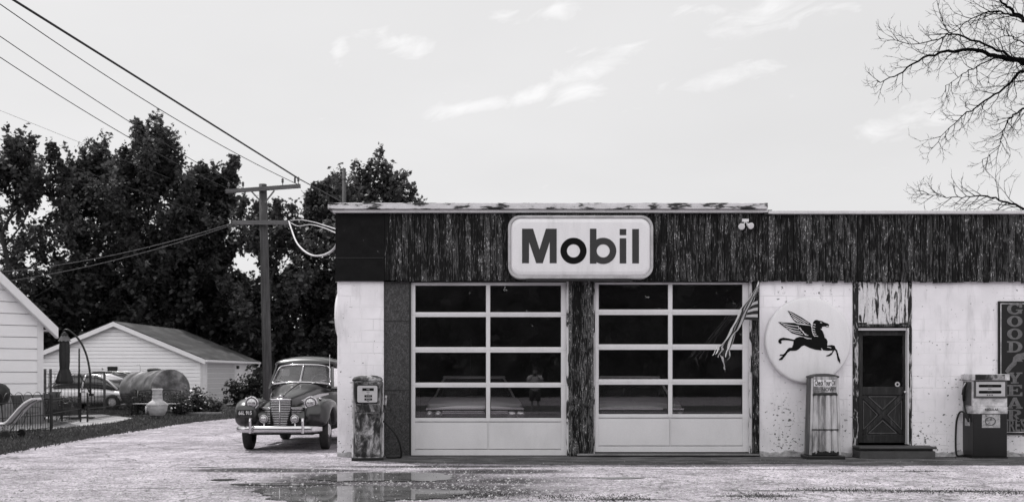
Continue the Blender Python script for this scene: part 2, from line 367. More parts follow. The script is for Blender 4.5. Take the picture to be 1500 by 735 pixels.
# ------------------------------------------------------------------ sky, sun, camera
SUN = Vector((-.40, .36, 1.0)).normalized()
def make_world():
    w = bpy.data.worlds.new('World'); scene.world = w; w.use_nodes = True
    nt = w.node_tree; nt.nodes.clear()
    out = nt.nodes.new('ShaderNodeOutputWorld')
    sky = nt.nodes.new('ShaderNodeTexSky'); sky.sky_type = 'NISHITA'; sky.sun_disc = False
    sky.sun_elevation = math.asin(SUN.z); sky.sun_rotation = math.atan2(SUN.x, SUN.y)
    sky.air_density = 1.0; sky.dust_density = 3.0
    bw = node(nt, 'ShaderNodeRGBToBW', {0: sky.outputs[0]})
    lum = mth(nt, 'MULTIPLY', mth(nt, 'POWER', bw.outputs[0], .16), 5.72)          # thin high haze evens the sky out
    tc = nt.nodes.new('ShaderNodeTexCoord'); sp = node(nt, 'ShaderNodeSeparateXYZ', {0: tc.outputs['Generated']})
    zz = mth(nt, 'ADD', mth(nt, 'MAXIMUM', sp.outputs[2], 0.0), .12)
    v = node(nt, 'ShaderNodeCombineXYZ', {0: mth(nt, 'DIVIDE', sp.outputs[0], zz), 1: mth(nt, 'DIVIDE', sp.outputs[1], zz), 2: 0.0}).outputs[0]
    # wispy clouds at chosen bearings
    uu = mth(nt, 'DIVIDE', sp.outputs[0], mth(nt, 'MAXIMUM', sp.outputs[1], .02)); vv = mth(nt, 'DIVIDE', sp.outputs[2], mth(nt, 'MAXIMUM', sp.outputs[1], .02))
    nv = node(nt, 'ShaderNodeCombineXYZ', {0: mth(nt, 'MULTIPLY', uu, 16.0), 1: mth(nt, 'MULTIPLY', mth(nt, 'SUBTRACT', vv, mth(nt, 'MULTIPLY', uu, .25)), 42.0), 2: 0.0}).outputs[0]
    n = node(nt, 'ShaderNodeTexNoise', {'Vector': nv, 'Scale': 1.0, 'Detail': 8.0, 'Roughness': .62, 'Distortion': .6})
    c = None
    for (px, py, rx, ry, tilt, s) in ((862,108,75,34,.55,1.0),(700,155,95,14,.12,.8),(790,138,60,16,.3,.9),(1050,118,95,22,.25,.8),(930,160,60,10,.1,.6),(590,62,48,20,-.2,.9),(494,76,16,20,0,1.0),(1130,15,120,34,.1,.8),(818,14,38,18,0,.7),(1340,172,110,24,.3,.8),(740,22,34,10,.2,.6),(1210,128,50,12,.2,.5)):
        x0, z0 = (px-PX)/F, (PY-py)/F; a, b_ = rx/F, ry/F
        du = mth(nt, 'SUBTRACT', uu, x0); dv = mth(nt, 'SUBTRACT', mth(nt, 'SUBTRACT', vv, z0), mth(nt, 'MULTIPLY', du, tilt))
        r2 = mth(nt, 'ADD', mth(nt, 'POWER', mth(nt, 'ABSOLUTE', mth(nt, 'DIVIDE', du, a)), 2.0), mth(nt, 'POWER', mth(nt, 'ABSOLUTE', mth(nt, 'DIVIDE', dv, b_)), 2.0))
        k = mth(nt, 'MULTIPLY', mth(nt, 'EXPONENT', mth(nt, 'MULTIPLY', r2, -1.0)), s)
        c = k if c is None else mth(nt, 'MAXIMUM', c, k)
    c = mth(nt, 'MULTIPLY', mth(nt, 'ADD', mth(nt, 'MULTIPLY', c, 1.5), mth(nt, 'SUBTRACT', mth(nt, 'MULTIPLY', n.outputs[0], 3.8), 2.5)), 1.0, True)
    # sky behind the camera brightened, an added unseen fill for the shaded front wall
    front = node(nt, 'ShaderNodeMapRange', {'Value': mth(nt, 'MULTIPLY', sp.outputs[1], -1.0), 1: 0.0, 2: .55, 3: 1.0, 4: 2.15}, interpolation_type='SMOOTHSTEP').outputs[0]
    wide = node(nt, 'ShaderNodeTexNoise', {'Vector': v, 'Scale': .7, 'Detail': 6.0})
    base = mth(nt, 'MULTIPLY', lum, mth(nt, 'ADD', .88, mth(nt, 'MULTIPLY', wide.outputs[0], .23)))
    tot = mth(nt, 'MULTIPLY', mth(nt, 'MULTIPLY', base, front), mth(nt, 'ADD', 1.0, mth(nt, 'MULTIPLY', c, .19)))
    col = mixc(nt, 1.0, (1.0,.995,1.003,1), tot, 'MULTIPLY')
    bg = node(nt, 'ShaderNodeBackground', {0: col, 1: .1})
    nt.links.new(bg.outputs[0], out.inputs[0])
make_world()
sd = bpy.data.lights.new('sun', 'SUN'); sd.energy = 3.6; sd.angle = R(1.2); sd.color = (1.0, .985, .98)
so = bpy.data.objects.new('sun', sd); COL.objects.link(so)
so.rotation_euler = (-SUN).to_track_quat('-Z', 'Y').to_euler()
cd = bpy.data.cameras.new('camera'); cam = bpy.data.objects.new('camera', cd); COL.objects.link(cam)
cam.location = (0, -CD, CH); cam.rotation_euler = (R(90), 0, 0)
cd.sensor_width = 36; cd.lens = F/1500*36; cd.shift_x = (750-PX)/1500; cd.shift_y = (PY-367.5)/1500
cd.clip_start = .05; cd.clip_end = 3000
cd.dof.use_dof = True; cd.dof.focus_distance = CD; cd.dof.aperture_fstop = 1.6
scene.camera = cam
vs = scene.view_settings; vs.view_transform = 'Standard'; vs.look = 'None'; vs.exposure = 0.18; vs.gamma = 1.0
scene.render.engine = 'CYCLES'

# ------------------------------------------------------------------ ground
def ground_material():
    m, nt, out = newmat('gravel')
    tc = nt.nodes.new('ShaderNodeTexCoord'); P = tc.outputs['Object']
    sp = node(nt, 'ShaderNodeSeparateXYZ', {0: P})
    def nz(scale, det=4.0, rough=.6, vec=P):
        return node(nt, 'ShaderNodeTexNoise', {'Vector': vec, 'Scale': scale, 'Detail': det, 'Roughness': rough}).outputs[0]
    big = nz(.35, 6.0); mid = nz(1.6, 7.0, .65); fine = nz(26.0, 5.0, .7); vfine = nz(85.0, 3.0)
    vor = node(nt, 'ShaderNodeTexVoronoi', {'Vector': P, 'Scale': 34.0})
    col = ramp(nt, mid, [(.30, g(.25)), (.5, g(.39)), (.70, g(.52))])
    col = mixc(nt, 1.0, col, ramp(nt, big, [(.3, g(.68)), (.65, g(1.12))]), 'MULTIPLY')
    col = mixc(nt, 1.0, col, ramp(nt, fine, [(.3, g(.42)), (.47, g(.92)), (.7, g(1.25))]), 'MULTIPLY')
    col = mixc(nt, 1.0, col, ramp(nt, vfine, [(.35, g(.6)), (.6, g(1.1))]), 'MULTIPLY')
    trk = nz(1.0, 5.0, .6, node(nt, 'ShaderNodeMapping', {'Vector': P, 'Scale': (.16, 1.5, 1), 'Rotation': (0, 0, R(-14))}).outputs[0])
    col = mixc(nt, 1.0, col, ramp(nt, trk, [(.34, g(.92)), (.52, g(1.01)), (.66, g(1.05))]), 'MULTIPLY')
    crs = nz(9.0, 5.0, .75)
    col = mixc(nt, 1.0, col, ramp(nt, crs, [(.33, g(.55)), (.46, g(.98)), (.66, g(1.18))]), 'MULTIPLY')
    crk = node(nt, 'ShaderNodeTexVoronoi', {'Vector': node(nt, 'ShaderNodeVectorMath', {0: P, 1: node(nt, 'ShaderNodeVectorMath', {0: node(nt, 'ShaderNodeTexNoise', {'Vector': P, 'Scale': 1.3, 'Detail': 4.0}).outputs[1], 'Scale': 1.4}, operation='SCALE').outputs[0]}, operation='ADD').outputs[0], 'Scale': .42}, feature='DISTANCE_TO_EDGE')
    col = mixc(nt, mth(nt, 'MULTIPLY', ramp(nt, crk.outputs[0], [(.006, W1()), (.016, W0())]), .6), col, g(.07))
    stone = ramp(nt, vor.outputs[1], [(.0, g(.50)), (.5, g(1.0)), (1.0, g(1.40))])
    col = mixc(nt, 1.0, col, stone, 'MULTIPLY')
    # soaked ground and dirt stains: irregular patches that keep their place
    wet = None
    edge = mth(nt, 'ADD', mth(nt, 'MULTIPLY', mth(nt, 'SUBTRACT', mid, .5), 1.9), mth(nt, 'MULTIPLY', mth(nt, 'SUBTRACT', fine, .5), .9))
    for (px, py, rx, ry, s) in ((560,700,1.6,1.0,1.0),(600,718,2.2,1.0,.9),(730,704,1.2,.7,.5),(440,712,1.3,.5,.8),(375,688,1.1,.36,1.0),(455,689,1.0,.26,1.0),(300,684,.28,.09,.9),(720,690,1.3,.42,.9),(700,722,.9,.35,.8),(880,699,.8,.06,.9),
                               (1260,718,1.7,.08,1.0),(1110,726,.55,.11,1.0),(930,731,.5,.10,.9),(1430,719,1.2,.07,1.0),(1120,687,2.6,.05,.55),(1330,690,.7,.05,.7),(250,715,.9,.05,.5),(1000,682,1.4,.10,.6),(640,683,2.2,.20,.8)):
        c = gnd(px, py)
        dx = mth(nt, 'DIVIDE', mth(nt, 'SUBTRACT', sp.outputs[0], c.x), rx); dy = mth(nt, 'DIVIDE', mth(nt, 'SUBTRACT', sp.outputs[1], c.y), ry)
        r2 = mth(nt, 'SQRT', mth(nt, 'ADD', mth(nt, 'MULTIPLY', dx, dx), mth(nt, 'MULTIPLY', dy, dy)))
        k = mth(nt, 'MULTIPLY', mth(nt, 'SUBTRACT', 1.15, r2), 2.2)
        k = mth(nt, 'MULTIPLY', mth(nt, 'ADD', k, mth(nt, 'MULTIPLY', edge, 1.7)), s, True)
        wet = k if wet is None else mth(nt, 'MAXIMUM', wet, k)
    wet = mth(nt, 'MINIMUM', mth(nt, 'MAXIMUM', wet, 0.0), 1.0)
    col = mixc(nt, mth(nt, 'MULTIPLY', wet, .93), col, mixc(nt, 1.0, col, g(.11), 'MULTIPLY'))
    h = mth(nt, 'ADD', mth(nt, 'MULTIPLY', fine, .5), mth(nt, 'ADD', mth(nt, 'MULTIPLY', vfine, .25), mth(nt, 'MULTIPLY', vor.outputs[0], .35)))
    bp = node(nt, 'ShaderNodeBump', {'Height': h, 'Strength': .7, 'Distance': .045})
    ro = mth(nt, 'SUBTRACT', 1.0, mth(nt, 'MULTIPLY', wet, .18))
    p = node(nt, 'ShaderNodeBsdfPrincipled', {'Base Color': col, 'Roughness': ro, 'Specular IOR Level': .12, 'Normal': bp.outputs[0]})
    nt.links.new(p.outputs[0], out.inputs[0])
    return m
def lawn_material():
    return weather('lawn_turf', [(.3, .03), (.5, .05), (.7, .08)], scale=(.7,.7,.7), rough=1.0, bump=.8, bdist=.04, fine=.5, fscale=(28,28,28), spec=.05)
M['gravel'] = ground_material(); M['lawn'] = lawn_material()
def sheet(name, pts, z, mat):
    b = MB(); b.add([(p[0], p[1], z) for p in pts], [tuple(range(len(pts)))])
    o = b.build(name, mat, kind='structure'); return o
sheet('ground', [(-700,-300),(700,-300),(700,900),(-700,900)], 0, M['gravel'])
sheet('street', [(-300,-27.5),(300,-27.5),(300,-20.5),(-300,-20.5)], .004, M['asphalt'])

def jag(pts, n=14, amp=.12, seed=1):
    r = random.Random(seed); out = []
    for i in range(len(pts)-1):
        a, b = Vector(pts[i]), Vector(pts[i+1])
        for k in range(n):
            p = a.lerp(b, k/n); out.append((p.x+r.uniform(-amp, amp), p.y+r.uniform(-amp, amp)))
    out.append(tuple(pts[-1])[:2]); return out
edge = [gnd(px, py) for px, py in ((-260,690),(-80,672),(0,664),(50,655),(100,646),(150,637.5),(200,630),(250,622.5),(300,616),(345,612),(372,609))]
LAWN_EDGE = jag([(e.x, e.y) for e in edge], 16, .10, 3)
sheet('lawn', LAWN_EDGE+[(-9, 60), (-30, 130), (-260, 130), (-260, -4)], .006, M['lawn'])
pa = [gnd(px, py) for px, py in ((-60,634),(78,628.5),(166,619),(196,612.5),(150,607),(60,610),(-60,616))]
sheet('patio', [(p.x, p.y) for p in pa], .012, flat('patio_slab', .30, .9, var=.15))
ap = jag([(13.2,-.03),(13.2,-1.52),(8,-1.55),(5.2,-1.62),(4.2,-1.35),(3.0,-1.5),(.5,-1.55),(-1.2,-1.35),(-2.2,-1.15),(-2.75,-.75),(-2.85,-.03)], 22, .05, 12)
sheet('apron_shadow', ap, .004, weather('apron_shadow_tone', [(.3, .07), (.5, .14), (.7, .26)], scale=(1.6,3.2,2), rough=1.0, bump=.6, bdist=.02, fine=.5, spec=.05, fscale=(30,30,30)))  # ground strip coloured darker to deepen the building's shadow along the wall
# garage approach slab
sheet('driveway_slab', [(-15.95,29.6),(-12.6,28.6),(-11.9,35.5),(-15.95,35.5)], .010, M['concrete'])

# puddles: irregular shallow sheets of still water
def puddle_material():
    m, nt, out = newmat('puddle_water')
    n = node(nt, 'ShaderNodeTexNoise', {'Vector': mapping(nt, (3,3,3)), 'Scale': 1.0, 'Detail': 4.0})
    p = node(nt, 'ShaderNodeBsdfPrincipled', {'Base Color': ramp(nt, n.outputs[0], [(.3, g(.05)), (.7, g(.13))]), 'Roughness': .03, 'Specular IOR Level': .5, 'IOR': 1.33})
    nt.links.new(p.outputs[0], out.inputs[0]); return m
M['puddle'] = puddle_material()
def puddle(pix, seed, amp=.07):
    r = random.Random(seed); pts = [gnd(*p) for p in pix]; out = []; ph = [r.uniform(0, 6.28) for _ in range(3)]
    n = len(pts)
    for i in range(n):
        a, b = pts[i], pts[(i+1) % n]
        p0, p3 = pts[i-1], pts[(i+2) % n]
        for k in range(14):
            t = k/14
            q = .5*((2*a)+(b-p0)*t+(2*p0-5*a+4*b-p3)*t*t+(3*a-p0-3*b+p3)*t**3)
            j = len(out); w_ = sum(math.sin(j*f_+ph[i_])*a_ for i_, (f_, a_) in enumerate(((.23,1.0),(.61,.7),(1.37,.45))))
            e_ = (b-a).normalized(); out.append((q.x-e_.y*w_*amp, q.y+e_.x*w_*amp))
    return sheet('puddle', out, .009, M['puddle'])
puddle([(372,719),(430,714),(500,712),(580,713),(640,717),(690,722),(660,728),(600,732),(560,735),(500,740),(420,733),(390,727)], 2, .06)
puddle([(455,699),(500,694),(560,692),(620,693),(668,697),(650,703),(600,705),(540,704),(480,705)], 5, .05)
puddle([(338,709.5),(400,707),(460,708),(492,709.5),(440,711),(380,711)], 8, .015)
puddle([(306,703),(330,701.5),(348,702.5),(330,704)], 9, .012)
puddle([(870,700.5),(905,699),(945,700.2),(910,701.5)], 11, .010)

# ------------------------------------------------------------------ service station
st = thing('service_station', 'long flat-roofed white block service station with two glazed garage doors and peeling dark fascia', 'garage building', (0,0,0))
ZF = Z(412)            # underside of the fascia
XL, XR, YB = X(494), 13.0, 10.0
ZT1, ZT2 = Z(309), Z(313.5)
# masonry
MB().box(XL, X(562), 0, .25, 0, ZF+.02).build('wall', M['block'], st, bevel=.008)
def wall_piece(x0, x1, z0=0.0): MB().box(x0, x1, 0, .25, z0, ZF+.02).build('wall', M['block'], st, bevel=.006)
wall_piece(X(1112), X(1249)); wall_piece(X(1335.5), XR)
MB().box(XL, XL+.25, .25, YB, 0, ZF+.02).build('wall', M['block_side'], st)
MB().box(XL+.25, XR-.25, YB-.25, YB, 0, 4.2).build('wall', M['block'], st)
MB().box(XR-.25, XR, .25, YB, 0, 4.2).build('wall', M['block_side'], st)
# rough footing band, proud of the wall
r = random.Random(4)
for x0, x1 in ((XL+.004, X(560)), (X(1113), X(1248)), (X(1337), XR)):
    b = MB(); n = max(2, int((x1-x0)/.09)); tops = [.10+r.uniform(-.03, .035) for _ in range(n+1)]
    vs = []; fs = []
    for i in range(n+1):
        x = x0+(x1-x0)*i/n
        vs += [(x, -.02+r.uniform(-.006,.006), 0), (x, -.014+r.uniform(-.006,.005), tops[i]-.02), (x, .01, tops[i])]
    for i in range(n): 
        k = 3*i; fs += [(k, k+3, k+4, k+1), (k+1, k+4, k+5, k+2)]
    b.add(vs, fs).build('footing', M['plinth'], st)
# dividing wall, ceiling, floor, inside lining
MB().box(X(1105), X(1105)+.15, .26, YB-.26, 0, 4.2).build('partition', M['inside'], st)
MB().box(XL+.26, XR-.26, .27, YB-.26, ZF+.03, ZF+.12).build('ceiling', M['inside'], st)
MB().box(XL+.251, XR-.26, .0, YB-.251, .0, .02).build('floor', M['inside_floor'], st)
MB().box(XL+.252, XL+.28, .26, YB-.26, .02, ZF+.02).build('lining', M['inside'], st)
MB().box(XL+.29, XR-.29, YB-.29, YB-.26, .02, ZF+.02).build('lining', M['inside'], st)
MB().box(XL, XR, .1, YB, ZF+.13, 4.12).build('roof_deck', M['roofing'], st)
# fascia: black sheet at the left end, then upright boards
MB().box(XL-.02, X(564), -.06, .1, ZF, ZT1).build('sheet_panel', M['tar'], st)
b = MB(); b.box(XL-.015, X(564)-.01, -.068, -.0601, Z(378.5), Z(377.5)); b.build('sheet_seam', M['black_metal'], st)
MB().box(XL-.02, XL+.1, .11, YB, ZF, 4.3).build('side_fascia', M['tar'], st)
def boards(name, x0, x1, z0, z1, y, mat, w=.105, ragged=.012, seed=1, thick=.03, parent=st, per=0, gap=.0025):
    r = random.Random(seed); b = MB(); x = x0
    while x < x1-.02:
        ww = min(w*r.uniform(.8, 1.25), x1-x)
        dz = r.uniform(-ragged, ragged); dy = r.uniform(-.005, .005)
        if per: ww = min((math.floor(x*per+1e-4)+1)/per-x, x1-x)
        if ww > .02: b.box(x+gap, x+ww-gap, y+dy, y+thick+dy, z0+dz, z1)
        x += ww
    MB().box(x0, x1, y+thick+.010, y+thick+.02, z0+.03, z1).build('board_backing', M['black_metal'], parent)
    return b.build(name, mat, parent, bevel=.004, seg=1)
boards('fascia_boards', X(564), X(1110), ZF, ZT1, -.06, M['boards'], seed=2, per=9.0, gap=.005)
boards('fascia_boards', X(1110), XR, Z(413.5), ZT2+.02, -.075, M['boards'], w=.15, ragged=.022, seed=3, per=9.0, gap=.005)
MB().box(X(1359.5), X(1362), -.082, -.071, Z(372), Z(318)).build('conduit', M['black_metal'], st)
# roof edges
b = MB(); b.box(X(480,-.2), X(1125,-.2), -.2, .3, Z(306,-.2), Z(297,-.2)); b.box(X(480,-.2), X(480,-.2)+.15, .3, YB, Z(306,-.2), Z(297,-.2)); b.build('roof_edge', M['edge'], st, bevel=.008)
b = MB(); b.box(X(487,-.15), X(1125,-.15), -.15, .28, Z(311,-.15), Z(306.4,-.2)); b.build('soffit_strip', M['edge_clean'], st, bevel=.004)
b = MB(); b.box(X(1125.5,-.15), XR, -.15, .3, Z(313,-.15), Z(308.5,-.15)); b.build('roof_edge', M['edge_clean'], st, bevel=.006)
b = MB(); b.box(X(1120,-.14), X(1131,-.14), -.14, -.05, Z(314,-.15), Z(306.5,-.2)); b.build('roof_edge_bracket', M['black_metal'], st)
# strand-board panel, jamb strips and posts
MB().box(X(562), X(599), .03, .2, 0, ZF).build('board_panel', M['osb'], st)
for q in (470, 571.5): MB().box(X(562)+.003, X(599)-.002, .026, .031, Z(q+.5), Z(q-.5)).build('panel_joint', M['black_metal'], st)
MB().box(X(599), X(601.5), .035, .25, 0, ZF).build('jamb', M['black_metal'], st)
boards('post', X(833), X(870), .0, ZF, .0, M['boards_post'], w=.16, ragged=.0, seed=6, thick=.04)
MB().box(X(833)+.01, X(870)-.01, .06, .25, 0, ZF).build('post_core', M['black_metal'], st)
MB().box(X(829.8), X(833), .02, .1, .0, ZF).build('jamb_trim', M['white_peel'], st)
MB().box(X(869.9), X(871.4), .03, .1, .05, ZF).build('jamb_trim', M['white_peel'], st)
MB().box(X(1102), X(1112), -.03, .25, .03, ZF).build('post', M['boards_post'], st, bevel=.006)
MB().box(X(1098), X(1101.9), .02, .12, .06, ZF).build('jamb_trim', M['white_peel'], st)
# sills
MB().box(X(845), X(1111), -.10, .25, .021, .055).build('sill', M['concrete'], st, bevel=.01)
MB().box(X(845), X(1111), .055, .075, .056, .075).build('sill_gap', M['black_rubber'], st)
# garage doors
def garage_door(px, py, outer, bottom):
    """px: pane edges, py: pane rows (pairs), outer: door edges"""
    Y = .08
    x0, x1 = X(outer[0], Y), X(outer[1], Y); zt = Z(413.5, Y)
    xs = [X(p, Y) for p in px]; rows = [(Z(a, Y), Z(b, Y)) for a, b in py]
    fb = MB()
    zb = Z(bottom, Y); zp = Z(py[-1][1]+5.0, Y)
    fb.box(x0, xs[0], Y, Y+.05, zb, zt); fb.box(xs[3], x1, Y, Y+.05, zb, zt); fb.box(xs[1], xs[2], Y, Y+.05, zp, zt)
    edges = [zt]+[z for rr in rows for z in rr]+[zp]
    for i in range(0, len(edges), 2):
        for a, c in ((xs[0], xs[1]), (xs[2], xs[3])):
            fb.box(a, c, Y+.001, Y+.049, edges[i+1], edges[i])
    # section joints: a thin shadow line across every rail
    door = fb.build('garage_door', M['door_white'], st, bevel=.005)
    for (a, c) in rows[:-1]:
        pass
    jb = MB()
    for i in range(3):
        zm = (rows[i][1]+rows[i+1][0])/2 - .008
        jb.box(x0+.004, x1-.004, Y-.0035, Y+.002, zm-.003, zm+.003)
    jb.build('section_joint', M['edge_clean'], door)
    for (a, c) in rows:
        for q in ((xs[0], xs[1]), (xs[2], xs[3])):
            gb = MB(); gb.quad((q[0], Y+.022, c), (q[1], Y+.022, c), (q[1], Y+.022, a), (q[0], Y+.022, a)); gb.build('window_pane', M['glass'], door)
            bb = MB()
            for (u0, u1, v0, v1) in ((q[0], q[1], a-.012, a), (q[0], q[1], c, c+.012), (q[0], q[0]+.012, c+.012, a-.012), (q[1]-.012, q[1], c+.012, a-.012)):
                bb.box(u0, u1, Y+.006, Y+.02, v0, v1)
            bb.build('glazing_bead', M['black_rubber'], door)
    pb = MB(); xm = (xs[1]+xs[2])/2
    zl = zb+.10
    for (a, c) in ((xs[0], xm-.012), (xm+.012, xs[3])):
        pb.box(a, c, Y+.012, Y+.04, zl+.015, zp-.02)
    pb.build('lower_panel', M['door_white'], door, bevel=.004)
    rb = MB(); rb.box(xs[0], xs[3], Y+.002, Y+.0485, zb, zl); rb.box(xs[0], xs[3], Y+.006, Y+.0485, zp-.012, zp-.001); rb.box(xm-.010, xm+.010, Y+.004, Y+.0485, zl+.001, zp-.013)
    rb.box(xs[0], xs[3], Y+.041, Y+.0482, zl+.002, zp-.015)
    rb.build('lower_rail', M['door_white'], door, bevel=.004)
    MB().box(x0, x1, Y+.0, Y+.05, zb-.03, zb-.001).build('bottom_seal', M['black_rubber'], door)
    return door
garage_door((608.3,712,718,821.8), ((418,457),(464,508),(516,560),(567,611.6)), (601.6,829.6), 666.5)
garage_door((877,978.7,985,1087.6), ((416.5,453),(461,504),(512,555),(563,606)), (871.6,1097.8), 661.5)
# header strip over the doors
MB().box(X(601.6), X(829.6), .06, .2, Z(413.4,.08), ZF+.02).build('door_header', M['black_metal'], st)
MB().box(X(871.5), X(1098), .06, .2, Z(413.4,.08), ZF+.02).build('door_header', M['black_metal'], st)
# entry door with its peeling surround
boards('surround_boards', X(1257), X(1331), Z(474), Z(413), -.01, M['white_peel'], w=.17, ragged=.02, seed=8)
MB().box(X(1249), X(1257), -.015, .22, .1, Z(413)).build('door_casing', M['dark_peel'], st, bevel=.006)
MB().box(X(1331), X(1335.4), -.018, .22, .1, Z(413)).build('door_casing', M['dark_peel'], st, bevel=.006)
MB().box(X(1257), X(1331), .03, .25, Z(474), ZF).build('lintel', M['dark_wood'], st)
MB().box(X(1256), X(1332), -.03, .03, Z(478.5), Z(474.5)).build('door_head_trim', M['boards_post'], st, bevel=.004)
MB().box(X(1257.2), X(1329), .03, .05, Z(483.5), Z(480)).build('jamb_trim', M['trim'], st)
Yd = .10
MB().box(X(1329.3), X(1330.9), -.01, Yd+.05, .22, Z(480)).build('jamb_trim', M['trim'], st)
x0, x1 = X(1257.5, Yd), X(1329.0, Yd); zt, zb = Z(484, Yd), Z(648, Yd)
zm0, zm1 = Z(566, Yd), Z(578, Yd)        # lock rail
b = MB()
sw = .075
b.box(x0, x0+sw, Yd, Yd+.045, zb, zt); b.box(x1-sw, x1, Yd, Yd+.045, zb, zt)
b.box(x0+sw, x1-sw, Yd+.001, Yd+.044, zt-.09, zt); b.box(x0+sw, x1-sw, Yd+.001, Yd+.044, zm1, zm0); b.box(x0+sw, x1-sw, Yd+.001, Yd+.044, zb, zb+.14)
ed = b.build('entry_door', M['dark_wood'], st, bevel=.004)
gb = MB(); gb.quad((x0+sw, Yd+.02, zm0), (x1-sw, Yd+.02, zm0), (x1-sw, Yd+.02, zt-.09), (x0+sw, Yd+.02, zt-.09)); gb.build('window_pane', M['glass'], ed)
pz0, pz1 = zb+.14, zm1
MB().box(x0+sw, x1-sw, Yd+.024, Yd+.04, pz0, pz1).build('lower_panel', M['dark_wood'], ed)
b = MB(); xa, xc = x0+sw+.01, x1-sw-.01
def bar2(b, p, q, w, y0, y1):
    p = Vector((p[0], 0, p[1])); q = Vector((q[0], 0, q[1])); t = (q-p).normalized(); n = Vector((-t.z, 0, t.x))*w/2
    vs = [p+n, q+n, q-n, p-n]
    b.prism([(v.x, v.z) for v in vs], y0, y1)
bar2(b, (xa, pz0+.02), (xc, pz1-.02), .07, Yd+.004, Yd+.0235)
b.build('cross_brace', M['dark_wood'], ed, bevel=.003)
b = MB(); bar2(b, (xa, pz1-.02), (xc, pz0+.02), .07, Yd+.007, Yd+.0225); b.build('cross_brace', M['dark_wood'], ed, bevel=.003)
b = MB()
cx, cz = (xa+xc)/2, (pz0+pz1)/2
for tri in (((cx, cz+.10), (xc-.10, pz1-.03), (xa+.10, pz1-.03)), ((cx, cz-.10), (xc-.10, pz0+.03), (xa+.10, pz0+.03))):
    for i in range(3):
        bar2(b, tri[i], tri[(i+1) % 3], .014, Yd+.014-.0007*i, Yd+.0235)
for tri in (((cx-.09, cz), (xa+.01, pz1-.1), (xa+.01, pz0+.1)), ((cx+.09, cz), (xc-.01, pz1-.1), (xc-.01, pz0+.1))):
    for i in range(3):
        bar2(b, tri[i], tri[(i+1) % 3], .012, Yd+.014-.0007*i, Yd+.0235)
b.build('panel_moulding', flat('worn_moulding', .10, .6, var=.4, scale=20), ed)
b = MB(); hx, hz = X(1324.5, Yd), Z(574, Yd); b.lathe([(.028,0),(.03,.006),(.012,.012),(.012,.03),(.026,.04),(.028,.055),(.018,.066),(.001,.068)], (hx, Yd, hz), (0,-1,0), 14); b.build('handle', M['chrome'], ed, smooth=True)
b = MB(); b.ring((X(1315, Yd), Z(562.5, Yd)), .045, .022, Yd+.008, Yd+.018, 20); b.build('sticker_ring', M['dial'], ed)

# concrete step
s = thing('door_step', 'low two-tier grey painted step below the narrow wooden door', 'step', (X(1300), -.2, 0))
b = MB()
for (x0_, x1_, y0_, z0_, z1_) in ((X(1248), X(1356), -.42, .0, .13), (X(1250), X(1354), -.38, .131, .165)):
    b.box(x0_, x1_, y0_, -.035, z0_, z1_)
b.build('riser', M['step'], s, bevel=.012)
MB().box(X(1247), X(1357.5), -.45, -.035, .166, .205).build('tread', M['step'], s, bevel=.014)

# ------------------------------------------------------------------ signs
def outline_round_rect(x0, x1, z0, z1, r_, n=8):
    pts = []
    for (cx, cz, a0) in ((x1-r_, z1-r_, 0), (x0+r_, z1-r_, 90), (x0+r_, z0+r_, 180), (x1-r_, z0+r_, 270)):
        for k in range(n+1):
            a = R(a0+90*k/n); pts.append((cx+r_*math.cos(a), cz+r_*math.sin(a)))
    return pts
YS = -.30
sg = thing('box_sign', 'wide white rounded box sign with heavy grey and black lettering on the dark fascia', 'sign', (X(850), -.06, Z(362)))
K = 1/6.667
def sx(u): return X(740+u*K, YS)
def sz(v): return Z(310+v*K, YS)
xa, xb, za, zb_ = sx(28), sx(1446), sz(652), sz(36)
b = MB(); b.prism(outline_round_rect(xa, xb, za, zb_, .21), YS+.03, -.08); b.build('sign_box', M['sign_frame'], sg, bevel=.012)
b = MB(); o_ = outline_round_rect(xa, xb, za, zb_, .21); i_ = outline_round_rect(xa+.045, xb-.045, za+.045, zb_-.045, .17)
n = len(o_); b.add([(p[0], YS, p[1]) for p in o_]+[(p[0], YS, p[1]) for p in i_]+[(p[0], YS+.0295, p[1]) for p in o_]+[(p[0], YS+.0295, p[1]) for p in i_],
      [(i, (i+1) % n, n+(i+1) % n, n+i) for i in range(n)]+[(i, 2*n+i, 2*n+(i+1) % n, (i+1) % n) for i in range(n)]+[(n+i, n+(i+1) % n, 3*n+(i+1) % n, 3*n+i) for i in range(n)])
b.build('sign_rim', M['sign_frame'], sg, bevel=.006)
# slightly pillowed plastic face
b = MB(); rings = []
for (ins, y) in ((.047, YS+.024), (.075, YS+.002), (.12, YS-.008)):
    rings.append([Vector((p[0], y, p[1])) for p in outline_round_rect(xa+ins, xb-ins, za+ins, zb_-ins, .21-ins*.75)])
b.loft(rings); b.build('sign_face', M['sign_white'], sg, smooth=False)
YL = YS-.012
def poly_letter(name, polys, mat, parent, y0=YL, y1=YS-.0085):
    b = MB()
    for i, pl in enumerate(polys): b.prism([(sx(u), sz(v)) for u, v in pl], y0-.0006*i, y1)
    return b
poly_letter('letter', [[(165,503),(165,167),(272,167),(335,370),(398,167),(503,167),(503,503),(435,503),(435,295),(367,503),(303,503),(233,295),(233,503)]], 0, 0).build('letter', M['letter_grey'], sg)
kx = K*(YS+CD)/F; rr = 128*kx
b = MB(); b.ring((sx(667), sz(383)), rr, 64*kx, YL, YS-.0085, 48); b.build('letter', M['letter_black'], sg)
b = poly_letter('l', [[(827,507),(827,167),(891,167),(891,507)]], 0, 0); b.ring((sx(957), sz(383)), rr, 64*kx, YL-.0012, YS-.0085, 48); b.build('letter', M['letter_grey'], sg)
poly_letter('l', [[(1118,230),(1118,170),(1182,170),(1182,230)], [(1118,505),(1118,260),(1182,260),(1182,505)]], 0, 0).build('letter', M['letter_grey'], sg)
